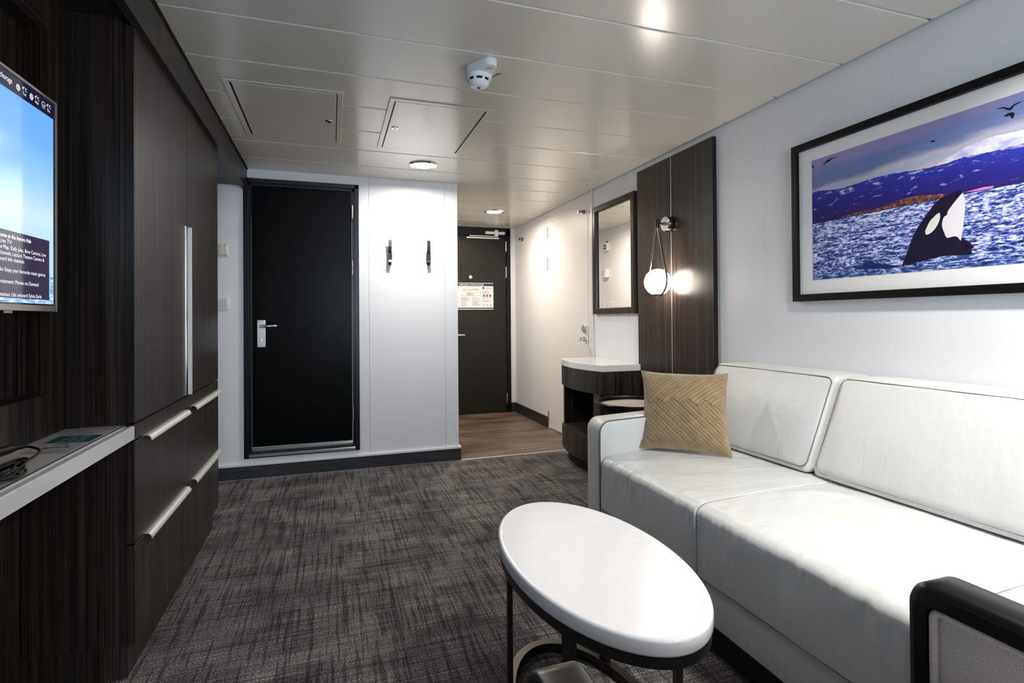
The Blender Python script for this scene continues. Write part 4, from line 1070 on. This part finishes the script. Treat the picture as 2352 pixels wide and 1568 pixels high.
# back cushions
def back_cushion(y0,y1,seed):
    P=[(1.655,.492),(1.785,.836),(1.975,.830),(1.996,.78),(1.990,.50),(1.75,.489)]
    # rounded closed profile through catmull
    raw=[]
    def seg(a,b,n): 
        for i in range(n): raw.append((a[0]+(b[0]-a[0])*i/n, a[1]+(b[1]-a[1])*i/n))
    C=[(1.650,.492),(1.800,.842),(2.000,.838),(1.998,.489)]
    k=len(C); rad=[.020,.020,.03,.02]
    for i in range(k):
        p0=Vector(C[i-1]);p1=Vector(C[i]);p2=Vector(C[(i+1)%k]); a=(p0-p1).normalized(); b=(p2-p1).normalized()
        s_=p1+a*rad[i]; e_=p1+b*rad[i]
        for j in range(7):
            t=j/6; q=(1-t)**2*s_+2*t*(1-t)*p1+t*t*e_; raw.append((q.x,q.y))
        nx=p1+(p2-p1); nxt=Vector(C[(i+1)%k]); ne=nxt+(p1-nxt).normalized()*rad[(i+1)%k]
        for j in range(1,16):
            t=j/16; q=e_*(1-t)+ne*t; raw.append((q.x,q.y))
    n=len(raw); cx_=sum(p[0] for p in raw)/n; cz_=sum(p[1] for p in raw)/n
    NY=110; rings=[]
    fnx,fnz = -.345/.374,.15/.374
    L_=math.hypot(.15,.35); fx,fz=.15/L_,.35/L_
    for j in range(NY+1):
        u=j/NY; u=.5-.5*math.cos(PI*u) if (j<6 or j>NY-6) else u
        y=y0+(y1-y0)*j/NY; d=min(y-y0,y1-y); R=.032
        ins = R-math.sqrt(max(R*R-(R-min(d,R))**2,0))
        full = min(1,d/.12); full = math.sin(full*PI/2)
        ring=[]
        for (x,z) in raw:
            vx,vz=cx_-x,cz_-z; l_=math.hypot(vx,vz); x2=x+vx/l_*ins; z2=z+vz/l_*ins
            tz=(z-.492)/.35; dist=(x-(1.650+.15*tz))*(-fz)+0
            if abs(x-(1.650+.15*tz))<.02 and .05<tz<.97:
                b_=.020*full*math.sin(max(0,min(1,tz))*PI)**.6 + nz(y*4+seed,z*5,seed)*.006 + nz(y*14,z*12+y*9,seed+3)*.0010
                wr_=.0*math.exp(-((y-(y1-.05)+ (z-.70)*.35)/.018)**2)*math.exp(-((z-.66)/.12)**2)
                x2+=-fz*(b_-wr_); z2+=fx*(b_-wr_)
            if z>.82: z2 += .010*full*(1-abs((x-1.9)/.12)**2 if abs(x-1.9)<.12 else 0)+nz(y*8,x*8,seed)*.002
            ring.append((min(x2,2.004),y,z2))
        rings.append(ring)
    mb = MB(); mb.loft(rings,smooth=True); c_=part(mb,'back_cushion',M_LEATHER,sf,smooth=True,angle=75)
    # piping round the front face
    def fp(y,t,o=-.001): 
        return (1.650+.15*t-fz*o*-1-.0, y, .492+.35*t)
    path=[]; ya,yb=y0+.018,y1-.018; r_=.03
    def FP(y,t): return (1.650+.15*t+ (.004 if t<.9 else .006), y, .492+.35*t)
    ts=(.045,.978)
    for i in range(30): path.append(FP(ya+r_+(yb-ya-2*r_)*i/29, ts[1]))
    for i in range(1,7): a=PI/2*i/6; path.append(FP(yb-r_+r_*math.sin(a), ts[1]-(r_/.38)*(1-math.cos(a))))
    for i in range(1,12): path.append(FP(yb, ts[1]-r_/.38-(ts[1]-ts[0]-2*r_/.38)*i/11))
    for i in range(1,7): a=PI/2*i/6; path.append(FP(yb-r_*(1-math.cos(a)), ts[0]+r_/.38*(1-math.sin(a))))
    for i in range(1,30): path.append(FP(yb-r_-(yb-ya-2*r_)*i/29, ts[0]))
    for i in range(1,7): a=PI/2*i/6; path.append(FP(ya+r_-r_*math.sin(a), ts[0]+r_/.38*(1-math.cos(a))))
    for i in range(1,12): path.append(FP(ya, ts[0]+r_/.38+(ts[1]-ts[0]-2*r_/.38)*i/11))
    for i in range(1,6): a=PI/2*i/6; path.append(FP(ya+r_*(1-math.cos(a)), ts[1]-r_/.38*(1-math.sin(a))))
    path=[(p[0]-.0065,p[1],p[2]+.003) for p in path]
    mb = MB(); mb.tube(path,.0019,8,closed=True); part(mb,'piping',mat('cushion_seam',(.16,.16,.15),.6),c_)
back_cushion(1.556,2.245,1.0); back_cushion(.835,1.552,4.0); back_cushion(.112,.831,8.0)
def arm(y0,y1,inner_lo):
    def outline(ins=0):
        pts=[(1.100+ins,.118+ins)]
        for i in range(13):
            t=PI/2*i/12; pts.append((1.100+.052-(.052-ins)*math.cos(t), .622-.052+(.052-ins)*math.sin(t)))
        pts += [(1.40,.632-ins),(1.640-ins,.634-ins),(1.640-ins,.118+ins)]
        return pts
    b=.007
    mb = MB(); rings=[]
    for (y,ins) in ((y0,b),(y0+.002,b*.35),(y0+b,0),(y1-b,0),(y1-.002,b*.35),(y1,b)): rings.append([(x,y,z) for x,z in outline(ins)])
    mb.loft(rings,smooth=True); a_=part(mb,'armrest',M_LEATHER,sf,smooth=True,angle=50)
    yi = y0+.003 if inner_lo else y1-.003
    mb = MB(); p=outline(.002); path=[(1.101,yi,z) for z in (.12,.25,.40,.5)]+[(x,yi,z) for x,z in p[1:-1]]
    mb.tube(path,.0034,8); part(mb,'piping',M_PIPE,a_)
arm(2.130,2.257,True); arm(-.042,.085,False)

# ------------------------------------------------------------------ pillow
pl_ = thing('throw_pillow','square ochre velvet pillow with pleated chevron front leaning in the sofa corner','pillow',(1.46,2.03,.487))
BL = Vector((1.300,2.125,.492)); rv = Vector((.700,-.714,0)); back = Vector((.714,.70,0)); lean = math.radians(21)
uv = Vector((0,0,1))*math.cos(lean)+back*math.sin(lean)-rv*.075; nf = (-back*math.cos(lean)+Vector((0,0,1))*math.sin(lean)).normalized()
PW, PH = .378, .352
def pleat(s,t):
    # s,t in 0..1 (left->right, bottom->top); returns relief in metres
    X=s*PW; Z=t*PH; mid=PH*.575
    up_dir=(math.cos(math.radians(40)),math.sin(math.radians(40)))
    dn_dir=(math.cos(math.radians(42)),-math.sin(math.radians(42)))
    # zig-zag border between both families
    per=.074; ph=(X/per)%1.0
    border=mid+ (.020 if 0 else 0)+ (.016-.052*ph if ph<.55 else -.0126+.064*(ph-.55))
    top = Z>border
    if top: c=-X*up_dir[1]+Z*up_dir[0]; 
    else: c=X*(-dn_dir[1])+Z*dn_dir[0]
    w_=.0155; f=(c/w_)%1.0
    k=int(c//w_); h=.0062*(.60+.40*math.sin(k*2.7))
    edge=.004 if abs(Z-border)<.0025 else 0
    return h*(f**.6)-.0040*math.exp(-((f)/.10)**2)-edge
NU,NV=260,230; mb=MB(); 
def pil(s,t,side):
    a=2*s-1; b=2*t-1
    pinx = 1-.085*(1-abs(b)**3.0); piny = 1-.060*(1-abs(a)**3.0)
    X=(a*pinx*.5+.5)*PW; Z=(b*piny*.5+.5)*PH
    th=.070*((1-abs(a)**2.6)*(1-abs(b)**2.6))**.55
    ed=min(1,8*min(1-abs(a),1-abs(b)))
    rel = pleat(s,t)*ed if side>0 else 0
    wob=nz(a*2,b*2,3)*.006*ed
    # dropped lower-left ear
    drop=0
    p=BL+rv*X+uv*(Z)+nf*(side*(th)+rel+wob*(side>0))
    if b<-.82 and a<-.8: p += -rv*.008
    if p.z < .4895: p.z = .4895+ (p.z-.4895)*.1
    return tuple(p)
fv=[[mb.bm.verts.new(pil(i/NU,j/NV,1)) for i in range(NU+1)] for j in range(NV+1)]
for j in range(NV):
    for i in range(NU): mb.bm.faces.new((fv[j][i],fv[j][i+1],fv[j+1][i+1],fv[j+1][i])).smooth=True
part(mb,'pleated_front',M_VELVET,pl_,smooth=True,fixn=False,angle=80)
mb=MB(); n1,n2=50,46
bv=[[mb.bm.verts.new(pil(i/n1,j/n2,-.55)) for i in range(n1+1)] for j in range(n2+1)]
for j in range(n2):
    for i in range(n1): mb.bm.faces.new((bv[j][i],bv[j+1][i],bv[j+1][i+1],bv[j][i+1])).smooth=True
part(mb,'pillow_back',M_VELVET,pl_,smooth=True,fixn=False,angle=80)
path=[]
for i in range(30): path.append(pil(i/30,0,0))
for i in range(30): path.append(pil(1,i/30,0))
for i in range(30): path.append(pil(1-i/30,1,0))
for i in range(30): path.append(pil(0,1-i/30,0))
mb=MB(); mb.tube(path,.0032,8,closed=True); part(mb,'edge_seam',M_VELVET,pl_)

# ------------------------------------------------------------------ coffee table
ct = thing('coffee_table','oval white marble coffee table with black metal legs and floor ring','coffee table',(.635,1.296,0))
TC=(.635,1.296); n=96
def ell(a,b,z): return [(TC[0]+a*math.cos(2*PI*i/n),TC[1]+b*math.sin(2*PI*i/n),z) for i in range(n)]
A_,B_=.2150,.4100
mb=MB()
mb.loft([ell(A_-.010,B_-.010,.424),ell(A_-.002,B_-.002,.4265),ell(A_,B_,.431),ell(A_,B_,.453),ell(A_-.0015,B_-.0015,.457),ell(A_-.005,B_-.005,.4598),ell(A_-.010,B_-.010,.4605),ell(A_-.0115,B_-.0115,.4600),ell(A_-.013,B_-.013,.4598)],smooth=True)
part(mb,'marble_top',M_MARBLE,ct,smooth=True,angle=50)
mb=MB(); mb.loft([ell(A_-.004,B_-.004,.402),ell(A_-.004,B_-.004,.4238)]); part(mb,'under_rim',M_BLACK,ct,smooth=True,angle=40)
mb=MB(); oa,ob=.197,.364; 
mb.loft([ell(oa,ob,.002),ell(oa,ob,.030),ell(oa-.026,ob-.026,.030),ell(oa-.026,ob-.026,.002),ell(oa,ob,.002)],caps=False); part(mb,'floor_ring',M_TABLEM,ct,smooth=True,angle=40)
for (dx,dy) in ((-.178,.128),(-.150,-.205),(.150,.205),(.178,-.128)):
    ang=math.atan2(dy/ob**2*ob,dx/oa**2*oa); nx,ny=dx/oa**2,dy/ob**2; l_=math.hypot(nx,ny); nx/=l_;ny/=l_
    x,y=TC[0]+dx,TC[1]+dy; mb=MB()
    def R_(a,b,z): return (x+nx*a-ny*b, y+ny*a+nx*b, z)
    h1=.007;h2=.0165
    mb.loft([[R_(-h1,-h2,z),R_(h1,-h2,z),R_(h1,h2,z),R_(-h1,h2,z)] for z in (.0301,.403)]); mb.bevel(.001,1)
    part(mb,'leg',M_TABLEM,ct)

# ------------------------------------------------------------------ armchair
ac = thing('armchair','black-framed armchair with grey upholstered arm panels in front of the sofa','armchair',(.633,.36,0))
def chair_arm(x0,x1):
    xm=(x0+x1)/2; mb=MB()
    def loop(ins,z0=0): 
        return rrect(.06+ins,.705-ins,.012+ins*0+z0,.612-ins,.052-min(ins*.6,.03),8)
    # outer and inner outlines of a closed frame, softly rounded section
    oy0,oy1,oz0,oz1=.050,.690,.0,.619
    iy0,iy1,iz0,iz1=.085,.657,.235,.583
    def ring(oi, x, inner):
        if inner: return [(x,a,b) for a,b in rrect(iy0-oi,iy1+oi,iz0-oi,iz1+oi,.012+oi,8)]
        return [(x,a,b) for a,b in rrect(oy0+oi,oy1-oi,.20+oi,oz1-oi,.040-oi*.5,8)]
    b=.014
    seq=[(ring(b,x0,False)),(ring(b*.3,x0+b*.3,False)),(ring(0,x0+b,False)),(ring(0,x1-b,False)),(ring(b*.3,x1-b*.3,False)),(ring(b,x1,False)),(ring(.0,x1,True)),(ring(0,x0,True)),(ring(b,x0,False))]
    mb.loft(seq,caps=False,smooth=True)
    fr=part(mb,'arm_frame',M_GLACK,ac,smooth=True,angle=50)
    for (ya,yb) in ((.650,.684),(.052,.090)):
        mb=MB(); mb.loft([[(xm-.022,ya+.006,0),(xm+.022,ya+.006,0),(xm+.022,yb-.006,0),(xm-.022,yb-.006,0)],[(x0+.004,ya,.215),(x1-.004,ya,.215),(x1-.004,yb,.215),(x0+.004,yb,.215)]]); mb.bevel(.004,2); part(mb,'leg',M_GLACK,ac)
    mb=MB(); pr=rrect(iy0+.002,iy1-.002,iz0+.002,iz1-.002,.012,6); mb.loft([[(x0+.018,a,b) for a,b in pr],[(x1-.018,a,b) for a,b in pr]])
    pn=part(mb,'arm_panel',M_GREYFAB,ac)
    for xx in (x0+.010,x1-.010):
        mb=MB(); mb.tube([(xx,a,b_) for a,b_ in rrect(iy0+.007,iy1-.007,iz0+.007,iz1-.007,.014,6)],.0065,10,closed=True); part(mb,'piping',M_GREYFAB,pn)
    return fr
chair_arm(.235,.318); chair_arm(.945,1.032)
mb=MB(); mb.box(.325,.938,.075,.640,.30,.43); mb.bevel(.025,4); part(mb,'seat',M_GREYFAB,ac,smooth=True)
mb=MB(); mb.box(.320,.943,.090,.630,.235,.298); part(mb,'seat_frame',M_GLACK,ac)
mb=MB(); mb.loft([[(.322,a,b) for a,b in ((.055,.30),(.150,.30),(.075,.80),(-.005,.80))],[(.942,a,b) for a,b in ((.055,.30),(.150,.30),(.075,.80),(-.005,.80))]]); mb.bevel(.02,4); part(mb,'backrest',M_GREYFAB,ac,smooth=True)
